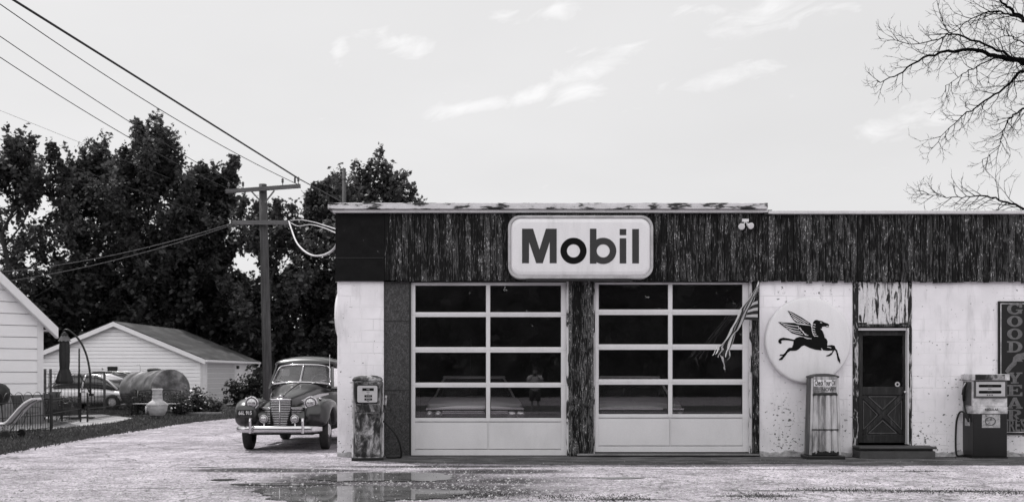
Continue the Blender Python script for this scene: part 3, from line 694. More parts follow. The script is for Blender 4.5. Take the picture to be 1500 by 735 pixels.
poly_letter('l', [[(1240,505),(1240,170),(1306,170),(1306,505)]], 0, 0).build('letter', M['letter_grey'], sg)
MB().box(sx(200), sx(1240), YS+.05, -.09, sz(668), sz(656)).build('sign_shadow_bar', M['step'], sg)  # dark bar standing in for the shadow line beneath the sign

# round sign with a winged horse
YP = -.14
rs = thing('round_sign', 'large round white sign with a black winged horse on the block wall', 'sign', (X(1184.5), 0, Z(498)))
Kp = 1/5.069
def hx_(u): return X(1110+u*Kp, YP)
def hz_(v): return Z(425+v*Kp, YP)
cxp, czp, rp = hx_(378), hz_(371), 319*Kp*(YP+CD)/F
b = MB(); b.lathe([(rp*.97, .0), (rp, .012), (rp, .10), (rp*.985, .122), (rp*.955, .128), (rp*.90, .1345), (rp*.5, .138), (.001, .14)], (cxp, -.002, czp), (0,-1,0), 72)
b.build('sign_face', M['sign_white'], rs, smooth=True, bevel=0)
YH = YP-.006
horse = [(270,366),(230,357),(190,350),(165,357),(152,372),(155,388),(168,398),(179,388),(172,379),(180,371),(205,369),(240,373),(266,377),(263,400),(254,424),(231,427),(218,440),(202,463),(190,474),(166,476),(162,485),(186,484),(173,498),(155,513),(160,518),(182,515),(190,503),(205,485),(222,462),(240,449),(285,447),(302,438),(325,416),(345,408),(385,427),(430,441),(470,445),(476,430),(484,444),(520,448),(556,446),(551,460),(530,475),(508,484),(512,489),(532,488),(549,477),(561,456),(568,442),(580,450),(589,490),(594,518),(612,543),(611,515),(601,490),(590,446),(578,432),(570,411),(550,405),(515,409),(518,380),(511,362),(497,352),(490,325),(474,290),(478,270),(500,267),(511,273),(529,271),(525,263),(531,255),(518,246),(492,237),(474,227),(455,225),(440,219),(425,221),(411,236),(407,260),(401,290),(405,320),(396,352),(380,358),(340,346),(310,344),(285,352)]
wing_a = [(222,150),(262,166),(330,204),(388,243),(399,260),(345,246),(304,243),(282,238),(262,218),(245,190)]
wing_b = [(152,235),(210,240),(270,242),(300,252),(392,262),(403,290),(406,325),(395,356),(352,347),(300,331),(255,318),(215,285),(185,262)]
chest = [(470,282),(482,287),(497,305),(509,330),(513,358),(506,360),(500,330),(488,306),(474,291)]
b = MB()
for i, pl in enumerate((horse, wing_a, wing_b)):
    b.prism([(hx_(u), hz_(v)) for u, v in pl], YH-.001*i, YP+.008)
b.build('winged_horse', M['letter_black'], rs)
b = MB(); 
def strip(b, pts, w, y0, y1):
    w *= Kp*(YP+CD)/F
    L = [Vector((hx_(u), 0, hz_(v))) for u, v in pts]
    for i in range(len(L)-1):
        bar2(b, (L[i].x, L[i].z), (L[i+1].x, L[i+1].z), w, y0-.0003*(i % 2), y1)
YW0, YW1 = YH-.004, YH-.0005
for pl in ([(235,163),(310,207),(378,246)], [(246,182),(300,216),(352,243)], [(256,200),(290,222),(322,240)], [(266,214),(300,236)],
           [(172,243),(230,258),(296,268)], [(190,258),(245,278),(305,290)], [(208,276),(260,297),(318,309)], [(232,295),(280,314),(334,326)],
           [(298,262),(303,280),(325,290)], [(312,275),(322,298),(342,310)], [(330,300),(340,318),(360,326)], [(342,315),(352,332),(374,334)],
           [(400,262),(403,300),(412,330),(424,343)], [(412,250),(428,255)], [(408,268),(426,273)], [(407,286),(424,291)], [(409,303),(427,308)], [(414,320),(433,325)], [(420,336),(446,341)], [(340,346),(365,358),(398,358)],
           [(468,285),(490,308),(503,333),(508,358)], [(462,239),(476,240)], [(508,266),(522,264)], [(515,420),(545,427)], [(470,430),(484,446)]):
    strip(b, pl, 4.2, YW0, YW1)
b.build('feather_lines', M['sign_white'], rs)
b = MB()
for a in (35, 145, 215, 325): b.cyl((cxp+rp*.9*math.cos(R(a)), -.001, czp+rp*.9*math.sin(R(a))), (cxp+rp*.9*math.cos(R(a)), -.0005, czp+rp*.9*math.sin(R(a))), .02)
# domed round sign on the end wall, seen edge-on
es = thing('round_sign', 'domed white round sign seen edge-on at the left end wall, above the old sedan', 'sign', (XL, .75, Z(462, .3)))
b = MB(); rd = .56
b.lathe([(rd*.98, .0), (rd, .02), (rd, .045), (rd*.93, .07), (rd*.75, .11), (rd*.45, .14), (.001, .155)], (XL-.002, .72, Z(462,.7)), (-1,0,0), 56)
b.build('sign_face', M['sign_white'], es, smooth=True)

# tall tyre sign at the right
ts = thing('advertising_sign', 'tall narrow dark enamel sign with vertical serif lettering at the right end of the wall', 'sign', (X(1487), 0, Z(540)))
YG = -.035
gx0, gx1, gz0, gz1 = X(1462.6, YG), X(1511.5, YG), Z(636, YG), Z(441, YG)
MB().box(gx0, gx1, YG, -.002, gz0, gz1).build('sign_panel', M['sign_dark'], ts, bevel=.004)
b = MB(); q = .035
for (a, c, d, e) in ((gx0+q, gx1-q, gz1-q-.014, gz1-q), (gx0+q, gx1-q, gz0+q, gz0+q+.014), (gx0+q, gx0+q+.014, gz0+q+.0145, gz1-q-.0145), (gx1-q-.014, gx1-q, gz0+q+.0145, gz1-q-.0145)):
    b.box(a, c, YG-.003, YG-.0005, d, e)
b.build('border_line', M['pump_white'], ts)
LW = 22.5/83.0; LX = X(1486.3, YG)
def slab(name, cz, h, pieces):
    b = MB()
    for i, pl in enumerate(pieces): b.prism([(LX+(u-.5)*LW, cz+(v-.5)*h) for u, v in pl], YG-.004-.0005*i, YG-.0008)
    return b
def arc_pts(cx, cz, rx, rz, a0, a1, n=20): return [(cx+rx*math.cos(R(a0+(a1-a0)*k/n)), cz+rz*math.sin(R(a0+(a1-a0)*k/n))) for k in range(n+1)]
rows = [('G',452.3),('O',470.3),('O',488.8),('D',507.5),('Y',553.2),('E',571.4),('A',589.8),('R',607.6)]
HL = 17.6/83.0*.93
OO = None
for ch, py in rows:
    cz = Z(py, YG)
    if ch == 'O':
        b = MB(); b.ring((LX, cz), HL*.5, HL*.36, YG-.005, YG-.0008, 32, sx=LW*.5/(HL*.5), sx0=LW*.22/(HL*.36))
    elif ch == 'G':
        outer = arc_pts(.5,.5,.5,.5,40,325); inner = arc_pts(.5,.5,.24,.36,325,40)
        b = slab('l', cz, HL, [outer+inner, [(.80,.62),(.98,.62),(.98,1.0),(.90,1.0),(.80,.86)], [(.58,.46),(1.02,.46),(1.02,.36),(.96,.36),(.96,.08),(.72,.08),(.72,.36),(.58,.36)]])
    elif ch == 'D':
        outer = arc_pts(.5,.5,.5,.5,-90,90); inner = arc_pts(.48,.5,.24,.36,90,-90)
        b = slab('l', cz, HL, [outer+inner, [(0,0),(.5,0),(.5,.13),(.38,.13),(.38,.87),(.5,.87),(.5,1),(0,1),(0,.87),(.12,.87),(.12,.13),(0,.13)]])
    elif ch == 'Y':
        b = slab('l', cz, HL, [[(.37,.42),(.12,.88),(0,.88),(0,1),(.46,1),(.46,.88),(.40,.88),(.55,.58),(.68,.88),(.6,.88),(.6,1),(1,1),(1,.88),(.88,.88),(.63,.42),(.63,.12),(.75,.12),(.75,0),(.25,0),(.25,.12),(.37,.12)]])
    elif ch == 'E':
        b = slab('l', cz, HL, [[(0,0),(1,0),(1,.34),(.9,.34),(.82,.13),(.40,.13),(.40,.45),(.58,.45),(.62,.36),(.70,.36),(.70,.68),(.62,.68),(.58,.58),(.40,.58),(.40,.87),(.80,.87),(.88,.68),(.97,.68),(.97,1),(0,1),(0,.87),(.13,.87),(.13,.13),(0,.13)]])
    elif ch == 'A':
        b = slab('l', cz, HL, [[(-.02,0),(.38,0),(.38,.12),(.30,.12),(.34,.24),(.60,.24),(.65,.12),(.57,.12),(.57,0),(1.02,0),(1.02,.12),(.93,.12),(.62,1),(.40,1),(.08,.12),(-.02,.12)]])
        # counter of the letter in the panel colour
        cb = MB(); cb.prism([(LX+(u-.5)*LW, cz+(v-.5)*HL) for u, v in ((.39,.36),(.57,.36),(.48,.66))], YG-.0058, YG-.0045); cb.build('letter_counter', M['sign_dark'], ts)
    elif ch == 'R':
        outer = arc_pts(.52,.74,.40,.26,-90,90,12); inner = arc_pts(.50,.74,.16,.14,90,-90,12)
        b = slab('l', cz, HL, [outer+inner, [(0,0),(.5,0),(.5,.12),(.39,.12),(.39,.88),(.52,.88),(.52,1),(0,1),(0,.88),(.12,.88),(.12,.12),(0,.12)], [(.40,.48),(.58,.50),(.80,.16),(.88,.12),(1.0,.18),(1.03,.08),(.86,0),(.70,.0),(.56,.22)]])
    b.build('letter', M['letter_dim'], ts)
for i, c in enumerate('TIRES'):
    b = text_mb(c, .30, .62, .004, .006); b.xf(Matrix.Translation((X((1469.0,1475.5,1481.8,1490.3,1498.6)[i], YG), YG-.003, Z(623.5, YG)))); b.build('letter', M['letter_dim'], ts)
# winged shoe emblem between the words
b = MB()
def ex(u): return X(1472+u*28, YG)
def ez(v): return Z(546-v*30, YG)
for i, pl in enumerate(([(.0,.10),(.10,.0),(.26,.10),(.42,.28),(.60,.42),(.62,.62),(.46,.66),(.34,.50),(.18,.34)], [(.40,.60),(.44,.78),(.62,.92),(1.02,1.0),(1.30,.98),(1.02,.90),(1.2,.82),(.96,.78),(1.1,.68),(.86,.66),(.94,.56),(.64,.56)])):
    b.prism([(ex(u), ez(v)) for u, v in pl], YG-.004-.0005*i, YG-.0008)
b.build('winged_shoe_emblem', M['letter_dim'], ts)

# twin floodlight on the fascia
fl = thing('floodlight', 'small white twin-headed floodlight under the roof edge at the right of the dark fascia', 'floodlight', (X(1092), -.08, Z(327)))
MB().box(X(1087,-.11), X(1097,-.11), -.12, -.075, Z(325,-.11), Z(320.5,-.11)).build('junction_box', M['trim'], fl, bevel=.006)
for (px, py, dx) in ((1087.5,331,-.5),(1097.5,330,.35)):
    b = MB(); c = at(px, py, -.14); ax = Vector((dx, -1.0, -.35)).normalized()
    b.lathe([(.018,-.06),(.03,-.05),(.04,.0),(.056,.05),(.058,.062),(.05,.066),(.001,.058)], c, ax, 20); h = b.build('lamp_head', M['trim'], fl, smooth=True)
    b = MB(); b.cyl(c-ax*.05, at(1092, 324, -.11), .012, n=8); b.build('swivel_arm', M['edge_clean'], fl)
# bits: a shell of old fixture left on the boards
# ------------------------------------------------------------------ old gas pump at the left
gp = gnd(533, 674.5)
pump = thing('gas_pump', 'rusty upright old gas pump with pale dial face, beside the white corner wall', 'gas pump', (gp.x+.02, gp.y+.26, 0), R(9), 'old gas pumps')
w, d = .255, .25      # half width, half depth
def rr_ring(hw, hd, z, r_=.06, n=5, y0=0.0):
    return [Vector((p[0], y0+p[1], z)) for p in outline_round_rect(-hw, hw, -hd, hd, r_, n)]
b = MB(); b.loft([rr_ring(w, d, .05), rr_ring(w*.985, d*.985, .7), rr_ring(w*.97, d*.97, 1.30), rr_ring(w*.96, d*.96, 1.335)])
b.build('pump_body', M['rust_side'], pump, smooth=False, local=True)
MB().box(-w-.01, w+.01, -d-.01, d+.01, 0, .05).build('base_plate', M['black_metal'], pump, local=True, bevel=.005)
b = MB(); b.loft([rr_ring(w*1.0, d*1.0, 1.337, .07), rr_ring(w*1.0, d*1.0, 1.365, .07), rr_ring(w*.90, d*.90, 1.40, .07), rr_ring(w*.62, d*.7, 1.425, .07), rr_ring(w*.3, d*.4, 1.435, .05)])
b.build('cap', M['rust'], pump, smooth=False, local=True, bevel=.006)
# front doors: lower access panel and dial housing with a raised rim
b = MB(); b.prism(outline_round_rect(-.205, .205, .075, .80, .025), -d-.016, -d+.02); b.build('access_panel', M['rust'], pump, local=True, bevel=.005)
b = MB(); b.prism(outline_round_rect(-.205, .205, .815, .94, .015), -d-.014, -d+.02); b.build('trim_band', M['rust'], pump, local=True, bevel=.005)
b = MB(); b.prism(outline_round_rect(-.205, .205, .955, 1.325, .03), -d-.012, -d+.02); b.build('dial_housing', M['rust'], pump, local=True, bevel=.005)
b = MB(); b.prism(outline_round_rect(-.182, .178, .968, 1.275, .035), -d-.020, -d-.0121); b.build('dial_rim', M['black_metal'], pump, local=True)
b = MB(); b.prism(outline_round_rect(-.168, .164, .982, 1.262, .028), -d-.024, -d-.0201); df = b.build('dial_face', M['dial'], pump, local=True)
for (x0, x1, z0, z1) in ((-.085,.105,1.175,1.22), (-.05,.075,1.068,1.105), (-.05,.075,1.015,1.05)):
    b = MB(); b.box(x0, x1, -d-.027, -d-.0241, z0, z1); wn = b.build('counter_window', M['letter_black'], df, local=True)
    tx = '000' if z0 > 1.1 else '0 0 0'
    t = text_mb(tx, .033, 1.1, .001); t.xf(Matrix.Translation(((x0+x1)/2, -d-.0282, (z0+z1)/2))); t.build('digits', M['dial'], wn, local=True)
for (zz_, ww) in ((1.155,.05),(1.125,.035),(1.0,.04)):
    MB().box(-.0-ww/2+.01, ww/2+.01, -d-.0255, -d-.0242, zz_-.004, zz_+.004).build('dial_marking', M['letter_grey'], df, local=True)
b = MB(); b.box(-w-.006, -w+.022, -d-.012, -d+.01, .06, 1.33); b.build('corner_trim', M['pump_white'], pump, local=True, bevel=.006)
b = MB(); b.box(w-.022, w+.006, -d-.010, -d+.012, .06, 1.33); b.build('corner_trim', M['rust_side'], pump, local=True, bevel=.006)
for i, yy in enumerate((-.07, .05, .15)): MB().box(w-.006, w+.008, yy-.008, yy+.008, .08, 1.3).build('side_rib', M['rust_side'], pump, local=True, bevel=.003)
# nozzle, boot and hose on the right flank
MB().box(w+.0, w+.05, -.05, .10, .80, .93).build('nozzle_boot', M['rust'], pump, local=True, bevel=.012)
b = MB(); b.tube([(w+.035,.02,.86),(w+.045,.0,1.0),(w+.05,-.03,1.08),(w+.045,-.07,1.05)], [.016,.022,.02,.012], 8); b.build('nozzle', M['pump_white'], pump, local=True, smooth=True)
hp = [(w+.0,-.10,.66),(w+.05,-.14,.62),(w+.13,-.16,.54),(w+.22,-.15,.42),(w+.28,-.10,.28),(w+.31,-.03,.14),(w+.31,.03,.04),(w+.25,.08,.025),(w+.15,.09,.022),(w+.06,.07,.03)]
def smooth_path(pts, n=6):
    pts = [Vector(p) for p in pts]; out = []
    for i in range(len(pts)-1):
        p0 = pts[max(i-1,0)]; a = pts[i]; b_ = pts[i+1]; p3 = pts[min(i+2, len(pts)-1)]
        for k in range(n):
            t = k/n; out.append(.5*((2*a)+(b_-p0)*t+(2*p0-5*a+4*b_-p3)*t*t+(3*a-p0-3*b_+p3)*t**3))
    out.append(pts[-1]); return out
b = MB(); b.tube(smooth_path(hp), .017, 8); b.build('hose', M['black_rubber'], pump, local=True, smooth=True)

# ------------------------------------------------------------------ squat gas pump at the right
Yp = -.40
px0, px1 = X(1425.5, Yp), X(1475.5, Yp)
cx = (px0+px1)/2; hw = (px1-px0)/2; dp = .42
p2 = thing('gas_pump', 'squat gas pump with two-line dial and dark lower cabinet in front of the tyre sign', 'gas pump', (cx, Yp+dp/2, 0), 0, 'old gas pumps')
def zz(py): return Z(py, Yp)
fy = -dp/2; by = dp/2
b = MB(); b.box(-hw, hw, fy, by, .03, zz(606)); b.build('lower_cabinet', M['pump_dark'], p2, local=True, bevel=.012)
MB().box(-hw-.01, hw+.01, fy-.005, by, 0, .03).build('base_plate', M['black_metal'], p2, local=True)
b = MB(); b.box(-hw-.004, hw+.004, fy-.012, by, zz(606)+.002, zz(595.5)); b.build('white_band', M['pump_white'], p2, local=True, bevel=.01)
b = MB(); b.box(-hw+.0, hw-.0, fy, by, zz(595.3), zz(557)); b.build('upper_housing', M['pump_white'], p2, local=True, bevel=.006)
b = MB(); b.box(-hw-.03, hw+.03, fy-.035, by+.01, zz(556.8), zz(547.5)); b.build('cap', M['pump_white'], p2, local=True, bevel=.012)
b = MB(); b.box(-hw+.02, hw-.06, fy-.039, fy-.0352, zz(556.2), zz(548.3)); b.build('cap_rust_patch', M['rust'], p2, local=True)
b = MB(); b.box(-hw+.008, hw-.008, fy-.022, fy-.001, zz(582.5), zz(557.2)); b.build('face_frame', M['step'], p2, local=True, bevel=.004)
b = MB(); b.box(-hw+.04, hw-.05, fy-.027, fy-.0221, zz(580), zz(559)); f2 = b.build('dial_face', M['dial'], p2, local=True, bevel=.003)
for a, c in ((566.8,562.8),(575.8,571.8)):
    b = MB(); b.prism(outline_round_rect(-hw+.085, hw-.115, zz(a), zz(c), .018, 5), fy-.031, fy-.0271); wn = b.build('counter_window', M['letter_black'], f2, local=True)
    t = text_mb('0 0 0', .03, 1.3, .001); t.xf(Matrix.Translation((-.02, fy-.0322, (zz(a)+zz(c))/2))); t.build('digits', M['step'], wn, local=True)
b = MB()
for u in (-.06, -.02, .02): b.box(u-.012, u+.012, fy-.029, fy-.0272, zz(578.7), zz(577.3))
b.box(-.05, .01, fy-.0288, fy-.0272, zz(569.6), zz(568.8)); b.build('dial_marking', M['letter_grey'], f2, local=True)
b = MB(); b.box(-hw+.15, hw-.125, fy-.0045, fy-.0005, zz(626), zz(606.5)); po = b.build('sticker', M['poster'], p2, local=True)
b = MB(); b.ring((-.0, (zz(626)+zz(607))/2), .075, .062, fy-.0065, fy-.0046, 24, sx=1.25); b.build('sticker_ring', M['step'], po, local=True)
t = text_mb('REGULAR', .055, 1.0, .003, .001); t.xf(Matrix.Translation((.02, fy-.0138, zz(599.6)))); t.build('lettering', M['letter_grey'], p2, local=True)
# left flank: nozzle bay, nozzle and hanging hose
b = MB(); b.box(-hw-.004, -hw+.02, fy+.06, by-.05, zz(594), zz(559)); b.build('nozzle_bay', M['step'], p2, local=True, bevel=.004)
b = MB(); b.box(-hw-.008, -hw-.0005, fy+.12, by-.12, zz(624), zz(613)); b.build('small_sticker', M['poster'], p2, local=True)
b = MB(); b.tube([(-hw-.03,by-.12,zz(587)),(-hw-.045,by-.16,zz(576)),(-hw-.05,by-.22,zz(567)),(-hw-.045,by-.28,zz(561))], [.022,.03,.022,.012], 8); b.build('nozzle', M['black_rubber'], p2, local=True, smooth=True)
b = MB(); b.tube([(-hw-.07,by-.13,zz(578)),(-hw-.085,by-.20,zz(569)),(-hw-.06,by-.26,zz(560))], .008, 6); b.build('nozzle_lever', M['chrome'], p2, local=True, smooth=True)
b = MB(); b.tube(smooth_path([(-hw-.03,by-.12,zz(588)),(-hw-.04,by-.2,zz(600)),(-hw-.03,by-.28,zz(612)),(-hw-.03,by-.30,zz(617)),(-hw-.05,by-.2,zz(606)),(-hw-.07,by-.08,zz(604)),(-hw-.115,by-.04,zz(616)),(-hw-.13,by-.03,zz(640)),(-hw-.13,by-.04,zz(662)),(-hw-.11,by-.06,.02),(-hw-.02,by-.08,.03)]), .016, 8); b.build('hose', M['black_rubber'], p2, local=True, smooth=True)

# ------------------------------------------------------------------ oil cabinet
Yo = -.52
cb_ = thing('oil_cabinet', 'narrow streaked white cabinet with fluted front and small oil notice below the round sign', 'cabinet', (X(1209, Yo), Yo+.17, 0), R(-1))
def zo(py): return Z(py, Yo)
fy = -.17; H = zo(553)
bw_, tw = .275, .235
def trap(z, ins=0.0, y0=fy, y1=.17):
    k = z/H; h = bw_+(tw-bw_)*k-ins
    return [Vector((-h, y0+.02*k, z)), Vector((h, y0+.02*k, z)), Vector((h, y1-.02*k, z)), Vector((-h, y1-.02*k, z))]
MB().loft([trap(.06), trap(H)]).build('cabinet_body', M['cab_side'], cb_, local=True, bevel=.012)
MB().box(-.325, .325, fy-.07, .20, 0, .06).build('base_plate', M['black_metal'], cb_, local=True, bevel=.012)
b = MB()
rings = []
for k in range(9):
    u = -1+2*k/8
    rings.append([Vector((u*.243, -.165, H)), Vector((u*.243, .16, H)), Vector((u*.243, .16, H+.028+.045*(1-u*u))), Vector((u*.243, -.165, H+.028+.045*(1-u*u)))])
b.loft(rings); b.build('cap', M['step'], cb_, local=True, bevel=.004)
# front frame, flutes and cross band
def fx(u, z):   # u in -1..1 across the front at height z
    k = z/H; return u*(bw_+(tw-bw_)*k)
def fyz(z): return fy+.02*z/H
b = MB()
for s in (-1, 1):
    b.loft([[Vector((fx(s*.99,z), fyz(z)-.012, z)), Vector((fx(s*.83,z), fyz(z)-.012, z)), Vector((fx(s*.83,z), fyz(z)+.01, z)), Vector((fx(s*.99,z), fyz(z)+.01, z))] for z in (.07, H-.005)])
b.build('front_stile', M['streaked'], cb_, local=True, bevel=.005)
zs0, zs1 = zo(575), zo(550.5)
b = MB(); zt_ = zo(577)
nf = 4
for i in range(nf):
    u0, u1 = -.82+1.64*i/nf, -.82+1.64*(i+1)/nf
    rings = []
    for z in (.075, .38, .39, .40, zt_-.02):
        ring = []
        for k in range(7):
            u = u0+(u1-u0)*k/6; t = (k-3)/3
            ring.append(Vector((fx(u, z)+(.004 if k == 0 else -.004 if k == 6 else 0), fyz(z)-.004-.026*(1-t*t), z)))
        ring += [Vector((fx(u1, z)-.004, fyz(z)+.008, z)), Vector((fx(u0, z)+.004, fyz(z)+.008, z))]
        rings.append(ring)
    b.loft(rings)
b.build('fluted_panel', M['streaked'], cb_, local=True, smooth=False)
b = MB(); z = zo(628.5); b.box(fx(-.86,z), fx(.86,z), fyz(z)-.034, fyz(z)-.0, z-.012, z+.006); b.build('cross_band', M['black_metal'], cb_, local=True)
b = MB(); z = zt_; b.box(fx(-.86,z), fx(.86,z), fyz(z)-.028, fyz(z), z-.022, z+.008); b.build('shelf_lip', M['black_metal'], cb_, local=True, bevel=.003)
b = MB(); r = random.Random(3)
for k in range(26):
    u = -.82+1.64*(k+.5)/26; hgt = r.uniform(.02,.075)
    b.box(fx(u-.03,.09), fx(u+.03,.09), fy-.034+.001*r.random(), fy-.004, .072, .075+hgt)
b.build('rusted_foot', M['black_metal'], cb_, local=True)
zc = (zo(574)+zo(551.5))/2
b = MB(); b.box(fx(-.81,1.3), fx(.84,1.3), fyz(1.3)-.014, fyz(1.3)+.005, zo(574.5), zo(551.3)); nt_ = b.build('notice_plate', M['streaked'], cb_, local=True)
b = MB(); b.box(fx(-.80,1.3), fx(.78,1.3), fyz(1.3)-.018, fyz(1.3)-.0142, zo(565.3), zo(556)); np_ = b.build('notice_panel', M['sign_white'], nt_, local=True)
t = text_mb('Check Your Oil', .128, .43, .002, .003); t.xf(Matrix.Translation((fx(0,1.3), fyz(1.3)-.0195, zo(560.7)))); t.build('lettering', M['letter_black'], np_, local=True)
t = text_mb('NOW!', .085, 1.0, .002, .002); t.xf(Matrix.Translation((fx(.24,1.3), fyz(1.3)-.0155, zo(570.2)))); t.build('lettering', M['step'], nt_, local=True)
# (the small line left of the last word is too worn to read: leave worn bars)
b = MB()
for i in range(3): b.box(fx(-.74,1.3), fx(-.30,1.3), fyz(1.3)-.0158, fyz(1.3)-.0143, zo(568+2.2*i), zo(567.3+2.2*i))
b.build('worn_line', M['step'], nt_, local=True)

# ------------------------------------------------------------------ flag
fg = thing('flag', 'tattered striped flag hanging limp from the post between garage door and wall', 'flag', (X(1109), -.05, Z(413)))
def flag_mat():
    m, nt, out = newmat('flag_cloth')
    tc = nt.nodes.new('ShaderNodeTexCoord'); sp = node(nt, 'ShaderNodeSeparateXYZ', {0: tc.outputs['UV']})
    s = mth(nt, 'GREATER_THAN', mth(nt, 'FRACT', mth(nt, 'MULTIPLY', sp.outputs[1], 1.0)), .45)
    c = mixc(nt, s, g(.74), g(.035))
    p = node(nt, 'ShaderNodeBsdfPrincipled', {'Base Color': c, 'Roughness': .8})
    t = node(nt, 'ShaderNodeBsdfTranslucent', {0: c})
    mx = node(nt, 'ShaderNodeMixShader', {0: .4, 1: p.outputs[0], 2: t.outputs[0]})
    nt.links.new(mx.outputs[0], out.inputs[0]); return m
M['flag'] = flag_mat()
def ribbon(path, nu, nv, stripes, seed, amp=.02, rag=0.0):
    """path: list of (left px,py, right px,py, Y, fold); a folded cloth strip"""
    r = random.Random(seed); vs = []; fs = []; uv = []
    L = len(path)-1; cut = [abs(math.sin(j*.9))*r.uniform(.5,1) for j in range(nv+1)]
    for i in range(nu+1):
        t = i/nu*L; k = min(int(t), L-1); f = t-k; f = f*f*(3-2*f)
        A, B = path[k], path[k+1]
        q = [a+(c-a)*f for a, c in zip(A, B)]
        a = at(q[0], q[1], q[4]); c = at(q[2], q[3], q[4])
        for j in range(nv+1):
            s = j/nv
            p = a.lerp(c, s)
            p.y += q[5]*math.sin(s*math.pi*3.6+i*.06)+q[5]*.3*math.sin(s*8+i*.13)
            p.x += amp*(math.sin(i*.21+s*3)+.6*math.sin(i*.47+s*7))*(i/nu)
            vs.append(p); uv.append((i/nu, s*stripes))
    for i in range(nu):
        for j in range(nv):
            a = i*(nv+1)+j
            if rag and i > nu*(1-rag*cut[j]): continue
            fs.append((a, a+1, a+nv+2, a+nv+1))
    b = MB(); b.add(vs, fs); b.uv = uv; return b
b = ribbon([(1109,418,1112,420,-.10,.004),(1100,433,1106,436,-.25,.02),(1086,453,1094,457,-.48,.04),(1070,481,1081,487,-.75,.055),(1055,507,1070,513,-1.0,.06),(1043,520,1064,528,-1.15,.07)], 60, 36, 3.2, 1, .035, .22)
cl = b.build('cloth', M['flag'], fg, smooth=True)
b = ribbon([(1055,519,1065,527,-1.15,.03),(1058,530,1063,532,-1.15,.01),(1060,536,1063,536,-1.15,.01),(1060,540,1065,545,-1.17,.01)], 12, 6, 1, 4); b.build('torn_strip', M['flag'], fg, smooth=True)
b = ribbon([(1110,440,1110,470,-.07,.0),(1104,442,1104,469,-.10,.012),(1096,447,1096,468,-.2,.012),(1088,453,1086,468,-.34,.01)], 14, 16, 3.0, 2); b.build('cloth_fold', M['flag'], fg, smooth=True)
b = MB(); b.tube([at(1112,411,-.03), at(1110,417,-.09), at(1109,420,-.12)], .014, 8); b.build('flag_pole', M['edge_clean'], fg, smooth=True)

# ------------------------------------------------------------------ cars
def sellipse(hw, z0, z1, n=2.6, m=20, y=0.0, xc=0.0, flatb=1.0):
    out = []; zc = (z0+z1)/2; hz = (z1-z0)/2
    for k in range(m):
        a = 2*math.pi*(k+.5)/m; c, s = math.cos(a), math.sin(a)
        out.append(Vector((xc+hw*math.copysign(abs(c)**(2/n), c), y, zc+hz*math.copysign(abs(s)**(2/n), s))))
    return out
def interp(tab, y):
    for i in range(len(tab)-1):
        if tab[i][0] <= y <= tab[i+1][0]:
            f = (y-tab[i][0])/(tab[i+1][0]-tab[i][0])
            return [a+(c-a)*f for a, c in zip(tab[i][1:], tab[i+1][1:])]
    return list(tab[0][1:]) if y < tab[0][0] else list(tab[-1][1:])
def wheel(root, c, r0=.355, w=.17, steer=0.0, out=1, hub=None, white=False, rimr=.215):
    """tyre with rim and hubcap; out = +1/-1 side that faces away from the car"""
    m = Matrix.Translation(Vector(c)) @ Matrix.Rotation(steer, 4, 'Z')
    b = MB(); h = w/2
    b.lathe([(rimr,-h*.8),(r0*.86,-h),(r0*.97,-h*.85),(r0,-h*.55),(r0,h*.55),(r0*.97,h*.85),(r0*.86,h),(rimr,h*.8)], (0,0,0), (1,0,0), 36, cap=False); b.xf(m)
    t = b.build('tyre', M['tyre'], None, local=True, smooth=True)
    wh = MB(); wh.lathe([(.001,-h*.3),(rimr*.99,-h*.45),(rimr*1.0,-h*.8),(rimr*1.02,h*.8*1.0),(rimr*.93,h*.62),(rimr*.7,h*.5),(.001,h*.55)] if out > 0 else [(.001,-h*.55),(rimr*.7,-h*.5),(rimr*.93,-h*.62),(rimr*1.02,-h*.8),(rimr*1.0,h*.8),(rimr*.99,h*.45),(.001,h*.3)], (0,0,0), (1,0,0), 30, cap=False); wh.xf(m)
    e = bpy.data.objects.new('wheel', None); COL.objects.link(e); e.parent = root; e.empty_display_size = .1
    t.parent = e
    rm = wh.build('rim', M['car_dark'] if hub else M['edge_clean'], e, local=True, smooth=True)
    hb = MB(); hb.lathe([(rimr*.72,.0),(rimr*.70,.02),(rimr*.55,.045),(rimr*.3,.058),(.001,.062)], (out*h*.5,0,0), (out,0,0), 28); hb.xf(m); hb.build('hubcap', M['chrome'], e, local=True, smooth=True)
    return e

